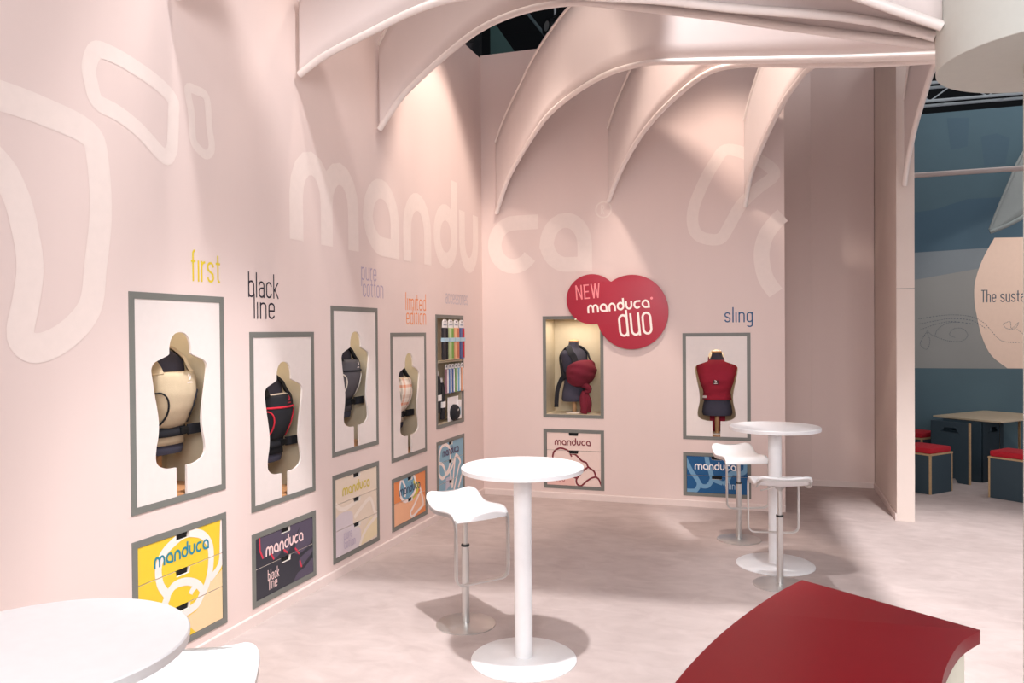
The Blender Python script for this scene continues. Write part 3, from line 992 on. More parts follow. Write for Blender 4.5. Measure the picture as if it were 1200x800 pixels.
def mannequin(loc, rz, pole, label):
    t = thing('torso_mannequin', loc, rz, label, 'mannequin', 'torso mannequins')
    angs = [2 * PI * i / 36 for i in range(36)]
    zs = [0.0, 0.012, 0.03, 0.06, 0.1, 0.15, 0.2, 0.26, 0.31, 0.36, 0.4, 0.44, 0.47, 0.5, 0.52, 0.54, 0.555, 0.565, 0.575, 0.585, 0.592, 0.6, 0.615, 0.63, 0.65, 0.665]
    vs, fs = ring_grid(zs, angs, lambda z, a: 0, True)
    m = MB(); m.add([v + Vector((0, 0, pole)) for v in vs], fs + [tuple(reversed(range(36))), tuple(range(25 * 36, 26 * 36))])
    m.build('torso', M_NAVY, t, smooth=True, angle=60)
    m = MB(); m.lathe([(0.052, pole + .6655), (0.055, pole + .672), (0.053, pole + .684), (0.036, pole + .693), (0.008, pole + .697)], 24, (0, 0.004)); m.build('neck_cap', M_WOOD, t, smooth=True)
    m = MB(); m.lathe([(0.024, 0.016), (0.024, pole + 0.002)], 20); m.build('pole', M_WOOD, t, smooth=True)
    m = MB(); m.lathe([(0.10, 0), (0.10, 0.012), (0.092, 0.016)], 28); m.build('base_plate', mat('mannequin_base', (226, 214, 200), 0.4), t, smooth=True)
    return t


def strap_pts(side, z_front):
    a = [tp(z_front, side * 0.62, 0.05), tp(0.50, side * 0.62, 0.022), tp(0.548, side * 0.75, 0.012)]
    b = [Vector((side * 0.105, 0.0, 0.612)), Vector((side * 0.108, 0.06, 0.572))]
    c = [tp(0.5, PI - side * 0.75 if side > 0 else -PI + 0.75, 0.012), tp(0.4, PI - side * 0.9 if side > 0 else -PI + 0.9, 0.012), tp(0.30, side * 1.9, 0.012)]
    return catmull([tuple(p) for p in a + b + c], 5)


def strap_mesh(mb, pts, hw, th):
    ups = []
    for q in pts:
        v = Vector((q[0] * 0.7, q[1], max(0.0, (q[2] - 0.5)) * 1.6))
        ups.append(v.normalized())
    mb.tube(pts, 0, flat=(hw, th), up=ups)
    return mb


def logo_patch(par, z, a, off, col, size=1.0):
    c = tp(z, a, off)
    n = (tp(z, a, off + 0.05) - c).normalized()
    x = Vector((0, 0, 1)).cross(n).normalized()
    P = lambda u, v, d: tuple(c + x * u * size + Vector((0, 0, 1)) * v * size + n * d)
    pr = Print()
    pr.fill([(-0.012, 0.004), (-0.002, 0.016), (0.004, 0.026), (0.010, 0.020), (0.012, 0.010), (0.006, 0.002), (-0.004, 0.0)], 0.008)
    pr.fill([(-0.016, 0.02), (-0.006, 0.022), (-0.002, 0.03), (-0.01, 0.034)], 0.008)
    pr.text('manduca', -0.022, -0.016, 0.008, 'logo', 0.008, 0.26, 0.044)
    return pr.build('emblem', col, P, par)


def carrier(loc, rz, cols, label, group='baby carriers', band=None, hood=False):
    """cols: panel, strap, belt, piping, hip, emblem"""
    pan, stp, belt, pip, hip, emb = cols
    t = thing('baby_carrier', loc, rz, label, 'baby carrier', group)

    def off(z, a):
        u = min(1.0, abs(a) / 1.25)
        v = (z - 0.155) / 0.315
        prof = interp([(0, .020), (.12, .055), (.35, .092), (.6, .092), (.85, .075), (1, .060)], v)[0]
        return 0.010 + (prof - 0.010) * (math.cos(u * PI / 2) ** 0.7 if u < 1 else 0) + 0.002 * math.sin(9 * a + 20 * z)
    A = [(-1.25 + 2.5 * i / 26) for i in range(27)]
    zs = [0.155 + 0.315 * j / 14 for j in range(15)]
    vs, fs = ring_grid(zs, A, off, False)
    m = MB(); m.add(vs, fs)
    pn = solid(m.build('carrier_panel', pan, t, smooth=True, angle=80), 0.008)
    lin_ = MB()
    top = [tp(0.467, -0.75 + 1.5 * i / 12, off(0.45, -0.75 + 1.5 * i / 12) - 0.012) for i in range(13)]
    tin = [tp(0.475, -0.75 + 1.5 * i / 12, 0.006) for i in range(13)]
    lin_.add(top + tin, [(i, i + 1, 14 + i, 13 + i) for i in range(12)])
    lin_.build('lining', hip if not hood else mat('lining_cream', (232, 212, 196), 0.8), t, smooth=True)
    for s in (-1, 1):
        m = MB()
        strap_mesh(m, strap_pts(s, 0.46), 0.03, 0.008)
        m.build('shoulder_strap', stp, t, smooth=True, angle=50)
        m = MB()
        pts = catmull([tuple(tp(z, s * a, off(z, a) + 0.007)) for z, a in ((0.36, 0.80), (0.36, 0.62), (0.335, 0.47), (0.285, 0.40), (0.225, 0.44), (0.175, 0.62))], 5)
        m.tube(pts, 0.0055, 6)
        m.build('piping', pip, t, smooth=True)
    angs = [2 * PI * i / 40 for i in range(40)]
    vs, fs = ring_grid([0.055, 0.1, 0.16], angs, lambda z, a: 0.007, True)
    m = MB(); m.add(vs, fs); solid(m.build('hip_panel', hip, t, smooth=True, angle=80), 0.006)
    vs, fs = ring_grid([0.103, 0.13, 0.158], angs, lambda z, a: 0.02, True)
    m = MB(); m.add(vs, fs); wb = solid(m.build('waist_belt', belt, t, smooth=True, angle=80), 0.010)
    m = MB()
    c = tp(0.128, 0.75, 0.03)
    m.tube([c + Vector((-0.01, -0.01, 0)), c + Vector((0.03, -0.035, 0.004)), c + Vector((0.075, -0.05, 0.006))], 0, flat=(0.03, 0.006), up=(0.5, -0.8, 0))
    m.build('belt_end', belt, wb)
    m = MB(); q = tp(0.13, 0.35, 0.03); m.box(q.x - 0.03, q.x + 0.03, q.y - 0.012, q.y + 0.004, 0.11, 0.15); m.build('buckle', M_BLACK, wb, bevel=0.004)
    if band:
        m = MB()
        pts = [tuple(tp(0.385, a, off(0.385, a) + 0.006)) for a in A]
        m.tube(pts, 0.0075, 6)
        m.build('zip_band', band, t, smooth=True)
    logo_patch(pn, 0.425, 0.12, off(0.425, 0.12), emb, 1.15)
    return t


CLOTH = lambda n, c: mat(n, c, 0.9, noise=0.06, scale=14, bump=0.25, bscale=260)
BEIGE = CLOTH('beige_cloth', (196, 176, 146)); BLK = CLOTH('black_cloth', (26, 26, 32)); REDC = CLOTH('red_trim', (206, 40, 58))
GREY = CLOTH('grey_cloth', (84, 80, 84)); OFFW = CLOTH('cream_trim', (226, 216, 204)); PLAID = plaid_material(); BURG = CLOTH('burgundy_cloth', (112, 22, 42)); SLING = CLOTH('crimson_cloth', (150, 26, 48))
TAUPE = CLOTH('taupe_cloth', (196, 180, 160))
MX, MYO = -0.25, 0.09
mannequins = []
for i, lab in ((0, 'navy torso wearing the beige carrier'), (1, 'navy torso wearing the black carrier with red trim'), (2, 'navy torso wearing the grey carrier'), (3, 'navy torso wearing the plaid carrier')):
    mannequins.append(mannequin((MX, LU[i] + MYO, SHOW[i][0] + 0.0385), PI / 2, 0.21, lab + ' behind its cutout panel'))
Z0 = 0.0385 + 0.21
carrier((MX, LU[0] + MYO, SHOW[0][0] + Z0), PI / 2, (BEIGE, BEIGE, BLK, BLK, BEIGE, M_SIGNWHITE), 'beige baby carrier with black waist belt worn by the torso in the tall showcase')
carrier((MX, LU[1] + MYO, SHOW[1][0] + Z0), PI / 2, (BLK, BLK, BLK, REDC, BLK, REDC), 'black baby carrier with red piping and a red band across', band=REDC, hood=True)
carrier((MX, LU[2] + MYO, SHOW[2][0] + Z0), PI / 2, (GREY, BLK, BLK, OFFW, GREY, M_SIGNWHITE), 'dark grey baby carrier with cream piping', band=BLK)
carrier((MX, LU[3] + MYO, SHOW[3][0] + Z0), PI / 2, (PLAID, BLK, BLK, OFFW, TAUPE, M_SIGNWHITE), 'orange and cream plaid baby carrier with black waist belt')

# open showcase: turned torso with a burgundy wrap carrier and a hanging knot
mannequin((1.03, 0.20, SHOW[5][0] + 0.0385), 1.08, 0.135, 'navy torso turned to the right in the open lit showcase')
t = thing('wrap_carrier', (1.03, 0.20, SHOW[5][0] + 0.0385 + 0.135), 1.08, 'burgundy wrap carrier with black straps and a knotted hanging tail in the open showcase', 'baby carrier', 'baby carriers')


def offw(v, a):
    u = min(1.0, abs(a) / 1.5)
    prof = interp([(0, .035), (.15, .09), (.4, .135), (.65, .13), (.88, .095), (1, .06)], v)[0]
    return 0.014 + (prof - 0.014) * max(0.0, math.cos(u * PI / 2)) ** 0.8 + 0.008 * math.sin(19 * v + 5 * a) * math.cos(u * PI / 2)


vs, fs = [], []
for j in range(19):
    v = j / 18
    for i in range(33):
        a = -1.5 + 3.0 * i / 32
        c = max(0.0, math.cos(a / 1.5 * PI / 2)) ** 0.6
        z = 0.315 + (v - 0.5) * (0.09 + 0.21 * c) - 0.02 * (1 - c)
        vs.append(tp(z, a, offw(v, a)))
fs = [(j * 33 + i, j * 33 + i + 1, (j + 1) * 33 + i + 1, (j + 1) * 33 + i) for j in range(18) for i in range(32)]
m = MB(); m.add(vs, fs); solid(m.build('pouch', BURG, t, smooth=True, angle=80), 0.008)
for s in (-1, 1):
    m = MB(); strap_mesh(m, strap_pts(s, 0.42), 0.034, 0.009); m.build('shoulder_strap', BLK, t, smooth=True, angle=50)
    m = MB()
    pts = catmull([tuple(tp(z, s * a, 0.018)) for z, a in ((0.36, 1.0), (0.31, 1.4), (0.27, 1.9), (0.25, 2.6))], 5)
    m.tube(pts, 0, flat=(0.028, 0.008), up=[Vector((q[0], q[1], 0)) for q in pts]); m.build('side_wrap', BURG if s > 0 else BLK, t, smooth=True)
m = MB()
kc = tp(0.15, 0.0, 0.075)
m.tube(catmull([tuple(kc + Vector(d)) for d in ((-0.03, 0.04, 0.03), (-0.01, 0.0, 0.03), (0.02, -0.02, 0.0), (0.02, -0.01, -0.03), (-0.01, 0.01, -0.04))], 4), [0.02, 0.026, 0.03, 0.033, 0.034, 0.035, 0.036, 0.036, 0.035, 0.034, 0.034, 0.033, 0.032, 0.03, 0.028, 0.026, 0.024], 10)
m.build('knot', BURG, t, smooth=True)
m = MB()
n = 15
for k in range(2):
    pts = []
    for j in range(n):
        v = j / (n - 1)
        pts.append(tuple(kc + Vector(((-0.02 + 0.045 * k) * (0.4 + v), 0.02 - 0.012 * k + 0.01 * math.sin(6 * v + k), -0.03 - (0.245 - 0.015 * k) * v))))
    m.tube(pts, [0.024 + 0.022 * math.sin(min(1, 1.25 * j / (n - 1)) * 2.2) for j in range(n)], 10)
m.build('hanging_tail', BURG, t, smooth=True)
m = MB()
pts = catmull([tuple(tp(0.30, -1.55, 0.012)), tuple(tp(0.27, -1.9, 0.03)), (-0.20, 0.07, 0.14), (-0.215, 0.075, 0.02), (-0.215, 0.08, -0.06)], 5)
m.tube(pts, 0, flat=(0.024, 0.004), up=(-0.6, -0.8, 0)); m.build('loose_strap', BLK, t)

# sling showcase
mannequin((BU[1] - 0.004, 0.19, SHOW[6][0] + 0.0385), 0.0, 0.205, 'navy torso wearing the crimson sling, seen from the front')
t = thing('baby_sling', (BU[1] - 0.004, 0.19, SHOW[6][0] + Z0 - 0.005), 0.0, 'crimson wrap sling crossed over the torso with a small emblem patch', 'baby carrier', 'baby carriers')


def offs(z, a):
    f = max(0.0, math.cos(a)) ** 0.8
    v = (z - 0.18) / 0.41
    return 0.008 + f * interp([(0, .01), (.2, .035), (.5, .07), (.8, .05), (.95, .03), (1, .022)], v)[0] + 0.003 * math.sin(70 * z - 3 * abs(a)) * f


vs, fs = ring_grid([0.18 + 0.36 * j / 20 for j in range(21)] + [0.55, 0.558, 0.566, 0.575, 0.584, 0.59], [2 * PI * i / 44 for i in range(44)], offs, True)
m = MB(); m.add(vs, fs); bd = solid(m.build('wrap_body', SLING, t, smooth=True, angle=80), 0.008)
for s in (-1, 1):
    m = MB()
    pts = catmull([tuple(tp(0.45, s * 0.85, 0.03)), tuple(tp(0.51, s * 0.95, 0.026)), tuple(tp(0.552, s * 1.1, 0.016)), (s * 0.135, 0.0, 0.597), (s * 0.13, 0.06, 0.57), tuple(tp(0.46, PI - s * 0.8, 0.014))], 6)
    strap_mesh(m, pts, 0.05, 0.008); m.build('shoulder_wrap', SLING, t, smooth=True, angle=50)
m = MB(); vs, fs = ring_grid([0.17, 0.2, 0.23], [2 * PI * i / 44 for i in range(44)], lambda z, a: offs(0.2, a) + 0.008, True); m.add(vs, fs); solid(m.build('waist_wrap', SLING, t, smooth=True, angle=80), 0.008)
m = MB(); q = tp(0.36, 0.0, offs(0.36, 0) + 0.008); m.box(q.x - 0.028, q.x + 0.028, q.y - 0.006, q.y + 0.002, 0.338, 0.384); m.build('emblem_patch', CLOTH('dark_wine', (78, 22, 34)), bd)
logo_patch(bd, 0.36, 0.0, offs(0.36, 0) + 0.0075, M_SIGNWHITE, 0.8)
m = MB(); q = tp(0.205, -0.75, 0.045); m.box(q.x - 0.02, q.x + 0.022, q.y - 0.004, q.y + 0.002, 0.19, 0.215); m.build('care_tag', CLOTH('tag_grey', (196, 180, 176)), bd)
for s in (-1, 1):
    m = MB(); m.tube([(s * 0.05, 0.05, 0.06), (s * 0.05, 0.06, -0.03), (s * 0.048, 0.062, -0.18)], 0, flat=(0.03, 0.012), up=(0, -1, 0)); m.build('hanging_end', SLING, t)

# ------------------------------------------------------------------ accessory packs on the shelf showcase
z0 = SHOW[4][0]
sm = MB(); sm.box(-0.34, 0.34, 0.0, 0.15, 0.655, 0.668); sm.build('shelf', M_NICHE, shelf_case)
PLAST = mat('clear_pack', (206, 206, 206), 0.2, coat=0.4)
CARD = mat('white_card', (238, 234, 232), 0.6)
LABEL = mat('blue_label', (176, 206, 220), 0.5)


def pack(u, d, ztop, w, h, th, col, label, group, col2=None, band=True):
    t = thing('hanging_pack', (-d, LU[4] + u, ztop), PI / 2, label, 'pack', group)
    hd = 0.20 * h if h > 0.3 else 0.16 * h
    m = MB(); m.prism([(-w / 2, -hd), (w / 2, -hd), (w / 2, -0.02), (w / 4, 0), (-w / 4, 0), (-w / 2, -0.02)], -0.004, 0.004); cd = m.build('header_card', CARD, t)
    m = MB(); m.prism(arc(0, -0.02, 0.014, 0.007, 0, 360, 12)[:-1], -0.006, -0.0042); m.build('hang_hole', M_HOLE, cd)
    Print().text('manduca', -w * 0.36, -hd * 0.72, w * 0.1, 'logo', 0.0045, 0.25, w * 0.72).build('lettering', INK['blue'], LOC, cd)
    m = MB(); m.box(-w / 2, w / 2, -th / 2, th / 2, -h, -hd); m.build('pouch', col, t, bevel=min(0.012, th * 0.4))
    if col2:
        m = MB(); m.box(-w * 0.05, w * 0.38, -th / 2 - 0.004, -th / 2 + 0.002, -h * 0.97, -hd * 1.1); m.build('folded_cloth', col2, t, bevel=0.002)
    if band:
        m = MB(); m.box(-w / 2 - 0.002, w / 2 + 0.002, -th / 2 - 0.006, th / 2 + 0.002, -h * 0.5 - 0.02, -h * 0.5 + 0.02); m.build('paper_band', LABEL, t)
    m = MB(); m.tube([(0, 0.02, -0.02), (0, -0.014, -0.02), (0, -0.02, -0.013)], 0.0025, 6); m.build('wire_hook', M_STEEL, t)
    return t


tops = [((36, 36, 42), (20, 20, 24), 'black'), ((190, 200, 150), (120, 160, 80), 'green'), ((226, 170, 130), (200, 120, 90), 'orange'), ((70, 90, 140), (190, 40, 60), 'blue and red')]
ords = ['nearest the left side', 'second from the left', 'third from the left', 'at the right end']
for k, (a, b, nm) in enumerate(tops):
    pack(-0.25 + 0.148 * k, -0.05, z0 + 1.09, 0.115, 0.405, 0.03, mat('pack_' + nm.replace(' ', '_'), a, 0.35), '%s accessory pack in the top row of the shelf, %s' % (nm, ords[k]), 'accessory packs in the top row', CLOTH('fold_' + nm.replace(' ', '_'), b))
mid = [((150, 110, 120), 'mauve'), ((90, 130, 180), 'blue'), ((60, 90, 150), 'dark blue'), ((110, 160, 90), 'green'), ((120, 180, 210), 'pale blue'), ((230, 160, 120), 'orange')]
for k, (a, nm) in enumerate(mid):
    pack(-0.10 + 0.083 * k, 0.0, z0 + 0.635, 0.06, 0.30, 0.022, mat('slim_' + nm.replace(' ', '_'), a, 0.35), 'slim %s pack in the middle row of the wall shelf' % nm, 'slim packs in the middle row', CARD, False)
for k, (uu, zz, nm) in enumerate(((-0.265, 0.575, 'longer hanging black strap at the far left of the wall shelf'), (-0.165, 0.50, 'black strap hanging lower, second from left in the wall shelf'))):
    t = thing('hanging_strap', (-0.03, LU[4] + uu, z0 + zz), PI / 2, nm, 'strap', 'black straps on the wall shelf')
    m = MB(); m.box(-0.025, 0.025, -0.003, 0.003, -0.07, 0); m.build('header_card', CARD, t)
    m = MB(); m.tube([(0, 0, -0.05), (0.004, -0.012, -0.12), (0, -0.015, -0.25), (-0.004, -0.01, -0.42)], 0, flat=(0.036, 0.012), up=(0, -1, 0)); m.build('strap', BLK, t, bevel=0.004)
    m = MB(); m.box(-0.04, 0.04, -0.03, 0.0, -0.30, -0.24); m.build('paper_band', CARD, t)
    m = MB(); m.tube([(0, 0.06, -0.01), (0, -0.01, -0.01)], 0.0025, 6); m.build('wire_hook', M_STEEL, t)
t = thing('round_pouch', (-0.01, LU[4] + 0.10, z0 + 0.05), PI / 2, 'round black pouch on a white backing card at the bottom of the wall shelf', 'pouch')
m = MB(); m.box(-0.14, 0.14, 0.0, 0.006, -0.01, 0.24); m.build('backing_card', CARD, t)
m = MB(); m.lathe([(0.003, 0), (0.07, 0.004), (0.095, 0.02), (0.10, 0.035), (0.10, 0.045)], 28)
m.v = [(x, -(0.045 - z) * 1.2 - 0.001, y * 0.85 + 0.075) for x, y, z in m.v]; pb = m.build('pouch_body', BLK, t, smooth=True)
Print().fill([(-0.016, 0.10), (0.0, 0.118), (0.012, 0.108), (0.006, 0.094), (-0.006, 0.092)], 0.0565).build('emblem', M_SIGNWHITE, LOC, pb)
for k, (uu, ww, zz, hh, lab) in enumerate(((0.245, 0.10, 0.045, 0.20, 'white boxed pack at the bottom right of the wall shelf'), (0.12, 0.16, 0.335, 0.095, 'small white boxed pack above the round black pouch'))):
    t = thing('boxed_pack', (-0.03 + 0.02 * (k == 0), LU[4] + uu, z0 + zz), PI / 2, lab, 'pack')
    m = MB(); m.box(-ww / 2, ww / 2, -0.012, 0.02, 0, hh); m.build('carton', CARD, t, bevel=0.002)
    pr = Print(); pr.fill([(-ww * 0.35, hh * 0.2), (ww * 0.35, hh * 0.2), (ww * 0.35, hh * 0.6), (-ww * 0.35, hh * 0.6)], 0.0125); pr.build('printed_field', LABEL, LOC, t)

# ------------------------------------------------------------------ bar tables
t1 = thing('bar_table', (1.80, -4.215, 0), 0, 'white round bar table in the middle of the floor, with one stool', 'table', 'white bar tables')
MB().lathe([(0.30, 0.0), (0.30, 0.006), (0.285, 0.016), (0.06, 0.020)], 64).build('base_plate', M_WHITE, t1, smooth=True)
MB().lathe([(0.051, 0.0195), (0.051, 1.07)], 32).build('column', M_WHITE, t1, smooth=True)
MB().lathe([(0.0505, 1.045), (0.11, 1.05), (0.11, 1.068)], 24).build('top_bracket', M_WHITE, t1, smooth=True)
MB().lathe([(0.33, 1.068), (0.345, 1.072), (0.347, 1.096), (0.343, 1.10)], 96).build('table_top', M_WHITE, t1, smooth=True)
dup(t1, (3.172, -1.92, 0), 0, 'white round bar table standing far right by the back wall with two stools')
dup(t1, (1.427, -6.985, 0), 0, 'white round bar table in the left foreground, cut by the picture edge')

# ------------------------------------------------------------------ bar stools (front of the stool: -Y)
s1 = thing('bar_stool', (1.288, -3.814, 0), 0, 'white bar stool with steel footrest beside the middle bar table', 'stool', 'white bar stools')
MB().lathe([(0.19, 0.0), (0.19, 0.006), (0.182, 0.010), (0.025, 0.014)], 48).build('base_plate', M_STEEL, s1, smooth=True)
MB().lathe([(0.024, 0.0135), (0.024, 0.50)], 24).build('lower_post', M_STEEL, s1, smooth=True)
MB().lathe([(0.027, 0.50), (0.027, 0.512)], 24).build('post_collar', M_BLACK, s1, smooth=True)
MB().lathe([(0.016, 0.51), (0.016, 0.69), (0.05, 0.725), (0.05, 0.738)], 24).build('upper_post', M_STEEL, s1, smooth=True, angle=25)
PROF = [(-0.215, 0.705), (-0.205, 0.735), (-0.175, 0.757), (-0.12, 0.764), (-0.04, 0.757), (0.04, 0.752), (0.10, 0.762), (0.145, 0.788), (0.18, 0.815), (0.205, 0.828)]
prof = catmull(PROF, 4)
SWD = 0.185


def half_w(y):
    k = max(0.0, (y - 0.145) / 0.06)
    return SWD - 0.055 * (1 - math.sqrt(max(0.0, 1 - k * k)))


vs, fs = [], []
nx = 15
for y, z in prof:
    for i in range(nx):
        u = -1 + 2 * i / (nx - 1)
        vs.append((u * (half_w(y) + 0.005), y, z + 0.004 - 0.012 * (1 - u * u) * (1 if y > -0.15 else 0.3)))
n = len(prof)
for j in range(n - 1):
    for i in range(nx - 1):
        fs.append((j * nx + i, j * nx + i + 1, (j + 1) * nx + i + 1, (j + 1) * nx + i))
m = MB(); m.add(vs, fs)
so = m.build('seat', M_WHITE, s1, smooth=True, angle=70)
md = so.modifiers.new('solidify', 'SOLIDIFY'); md.thickness = 0.014; md.offset = -1
# steel ring: around the seat edge and down in front to the footrest
side = [(SWD, y, z - 0.019) for y, z in prof if y <= 0.15]
back = [(half_w(y) - 0.006, y - 0.004, z - 0.019) for y, z in prof if y > 0.15]
right = [(SWD, -0.218, 0.40), (SWD, -0.218, 0.55), (SWD, -0.218, 0.66)] + side + back
rim = right + [(-x, y, z) for x, y, z in reversed(right)]
foot = [(-SWD, -0.218, 0.40)] + [(-SWD + 0.05 - 0.05 * math.cos(a), -0.218, 0.38 - 0.05 * math.sin(a)) for a in (0.3, 0.7, 1.1, 1.5708)]
foot += [(-x, y, z) for x, y, z in reversed(foot)]
pts = rim + foot[1:-1]
m = MB()
ups = []
for q in pts:
    if q[1] < -0.2 and q[2] < 0.70:
        ex = abs(q[0]) - (SWD - 0.05)
        ez = 0.38 - q[2]
        ups.append((math.copysign(1, q[0]), 0, 0) if ez <= 0 else ((math.copysign(max(ex, 0.0), q[0]), 0, -ez) if ez < 0.0499 or ex > 0.001 else (0, 0, -1)))
    else:
        k = min(1.0, max(0.0, (q[1] - 0.15) / 0.05))
        if q[1] > 0.2:
            k = 1.0 if abs(q[0]) < half_w(0.205) - 0.01 else 0.8
        ups.append((math.copysign(1 - k, q[0]) if k < 1 else 0, k, 0))
m.tube(pts, 0, flat=(0.0125, 0.0055), up=ups, closed=True)
m.build('steel_ring', M_STEEL, s1, smooth=True, angle=50)
m = MB(); m.tube([(0.04, 0.02, 0.728), (0.10, 0.10, 0.722), (0.16, 0.13, 0.715)], 0.005, 8); m.build('height_lever', M_STEEL, s1, smooth=True)
rot = lambda fx, fy: math.atan2(fx, -fy)
s1.rotation_euler = (0, 0, rot(0.77, -0.63))
dup(s1, (2.871, -1.225, 0), rot(0.38, -0.92), 'white bar stool between the back wall and the far right bar table')
dup(s1, (3.201, -2.426, 0), rot(-0.2, 0.97), 'white bar stool seen from behind in front of the far right bar table')
dup(s1, (1.435, -6.49, 0), rot(0.43, -0.9), 'white bar stool at the foreground table, only its seat corner in view')

# ------------------------------------------------------------------ red counter
outer = [(3.210, -5.914), (3.142, -6.049), (3.062, -6.245), (2.993, -6.447), (2.939, -6.652), (2.905, -6.83), (2.885, -7.0), (2.875, -7.2), (2.875, -7.4)]
inner = [(3.620, -6.206), (3.558, -6.305), (3.507, -6.43), (3.468, -6.56), (3.445, -6.7), (3.435, -6.9), (3.435, -7.15), (3.44, -7.4)]
ct = thing('counter', (3.214, -6.596, 0), 0, 'counter with curved glossy red top and cream body in the right foreground', 'counter')
so_, si_ = catmull(outer, 5), catmull(inner, 5)
ring_ = so_ + list(reversed(si_))
m = MB(); m.prism([(x - 3.2, y + 6.6) for x, y in ring_], 1.065, 1.10, 'xy'); m.build('counter_top', M_RED, ct, bevel=0.0015)
ins = lambda c, dx: [(x + dx, y) for x, y in c]
b_out = [(x + 0.06, y) for x, y in outer]; b_in = [(x - 0.045, y) for x, y in inner]
b_out[0] = (3.262, -6.02); b_in[0] = (3.578, -6.236)
body = catmull(b_out, 5) + list(reversed(catmull(b_in, 5)))
m = MB(); m.prism([(x - 3.2, y + 6.6) for x, y in body], 0.06, 1.0655, 'xy'); m.build('counter_body', M_CREAM, ct)
m = MB(); m.prism([((x - 3.2) * 0.94, (y + 6.6) * 0.97) for x, y in body], 0.0, 0.061, 'xy'); m.build('plinth', M_FRAME, ct)

# ------------------------------------------------------------------ palm column with drum
HUB = (4.43, -4.21)
pc = thing('drum_column', (HUB[0], HUB[1], 0), 0, 'round off-white column with a wide drum head at the right edge', 'column')
MB().lathe([(0.163, 0.0), (0.163, 3.12)], 64).build('column_shaft', M_DRUM, pc, smooth=True)
MB().lathe([(0.522, 3.095), (0.525, 3.098), (0.525, 4.5)], 128).build('drum_head', M_DRUM, pc, smooth=True)

UP = [(0, 4.02), (.2, 4.22), (.5, 4.43), (.9, 4.69), (1.3, 4.86), (1.7, 4.96), (2.3, 5.0), (3.0, 4.9), (3.7, 4.62), (6.2, 4.25)]


def fin(tip, low, up, label, hub=HUB, inset=0.526, hub_z=(3.28, 4.1), fm=None):
    A = Vector((tip[0], tip[1], 0)); B = Vector((hub[0], hub[1], 0))
    L = (B - A).length - inset
    d = (B - A).normalized()
    nrm = Vector((-d.y, d.x, 0))
    t = thing('fabric_sail', (tip[0], tip[1], low[0][1]), 0, label, 'sail', 'fabric sails radiating from the drum')
    lo = [q for q in low if q[0] < L] + [(L, hub_z[0])]
    hi = [q for q in up if q[0] < L - 0.3] + [(L, hub_z[1])]
    lo = [(q[0], q[1]) for q in catmull(lo, 5)]; hi = [(q[0], q[1]) for q in catmull(hi, 5)]
    n, k = 60, 7
    o = Vector((tip[0], tip[1], low[0][1]))
    vs, pl, ph = [], [], []
    for i in range(n + 1):
        s = (i / n) ** 1.5 * L
        z0 = interp(lo, s)[0]; z1 = interp(hi, s)[0]
        for j in range(k):
            v = j / (k - 1)
            b = 0.03 * math.sin(PI * v) * math.sin(PI * i / n)
            vs.append(A + d * s + nrm * b + Vector((0, 0, z0 + (z1 - z0) * v)) - o)
        pl.append(A + d * s + Vector((0, 0, z0)) - o)
        ph.append(A + d * s + Vector((0, 0, z1)) - o)
    fs = [(i * k + j, (i + 1) * k + j, (i + 1) * k + j + 1, i * k + j + 1) for i in range(n) for j in range(k - 1)]
    m = MB(); m.add(vs, fs); solid(m.build('fabric_panel', fm or M_FIN, t, smooth=True, angle=80), 0.006)
    MB().tube(pl, 0.024, 12).build('lower_hem', fm or M_HEM, t, smooth=True)
    MB().tube(ph, 0.016, 10).build('upper_hem', fm or M_HEM, t, smooth=True)
    return t


upz = lambda k: [(a, b + k) for a, b in UP]
fin((0.04, -4.90), [(0, 3.72), (.25, 3.78), (.58, 3.92), (.95, 4.0), (1.4, 4.03), (2.2, 3.9), (2.9, 3.72)], upz(0.15), 'fabric sail closest to the camera, touching the left wall above the frame')
fin((0.04, -3.715), [(0, 3.66), (.23, 3.76), (.58, 3.85), (.91, 3.93), (1.23, 3.96), (1.7, 3.91), (2.18, 3.79), (2.56, 3.7), (2.9, 3.6), (3.54, 3.43)], upz(0.15), 'fabric sail whose tip meets the left wall at top left, before the letters')
fin((0.04, -2.54), [(0, 3.57), (.28, 3.79), (.67, 3.97), (1.0, 4.09), (1.25, 4.14), (1.5, 4.15), (1.75, 4.13), (2.04, 4.07), (2.5, 3.91), (3.07, 3.7), (3.32, 3.6), (3.79, 3.42)], upz(0.25), 'fabric sail whose tip meets the left wall above the letter n')
fin((0.194, -0.04), [(0, 3.21), (.18, 3.43), (.39, 3.62), (.89, 3.9), (1.33, 4.06), (2.09, 4.13), (2.73, 4.06), (3.28, 3.91), (4.15, 3.65), (4.82, 3.45)], UP, 'large fabric sail reaching into the far corner of the two walls')
fin((1.484, -0.04), [(0, 3.27), (.22, 3.47), (.58, 3.70), (1.05, 3.88), (1.63, 3.99), (2.06, 4.01), (2.44, 3.94), (2.89, 3.80), (3.8, 3.5)], upz(0.04), 'fabric sail meeting the back wall above the red cloud sign')
fin((2.90, -0.04), [(0, 3.13), (.19, 3.42), (.57, 3.67), (1.01, 3.88), (1.31, 3.96), (1.67, 4.0), (2.3, 3.86), (3.2, 3.55)], UP, 'fabric sail meeting the back wall above the blue word sling')
fin((4.37, -0.13), [(0, 3.24), (.17, 3.43), (.52, 3.66), (.91, 3.82), (1.33, 3.95), (1.9, 3.9), (2.6, 3.7)], upz(0.04), 'fabric sail hanging in front of the narrow end of the right partition')

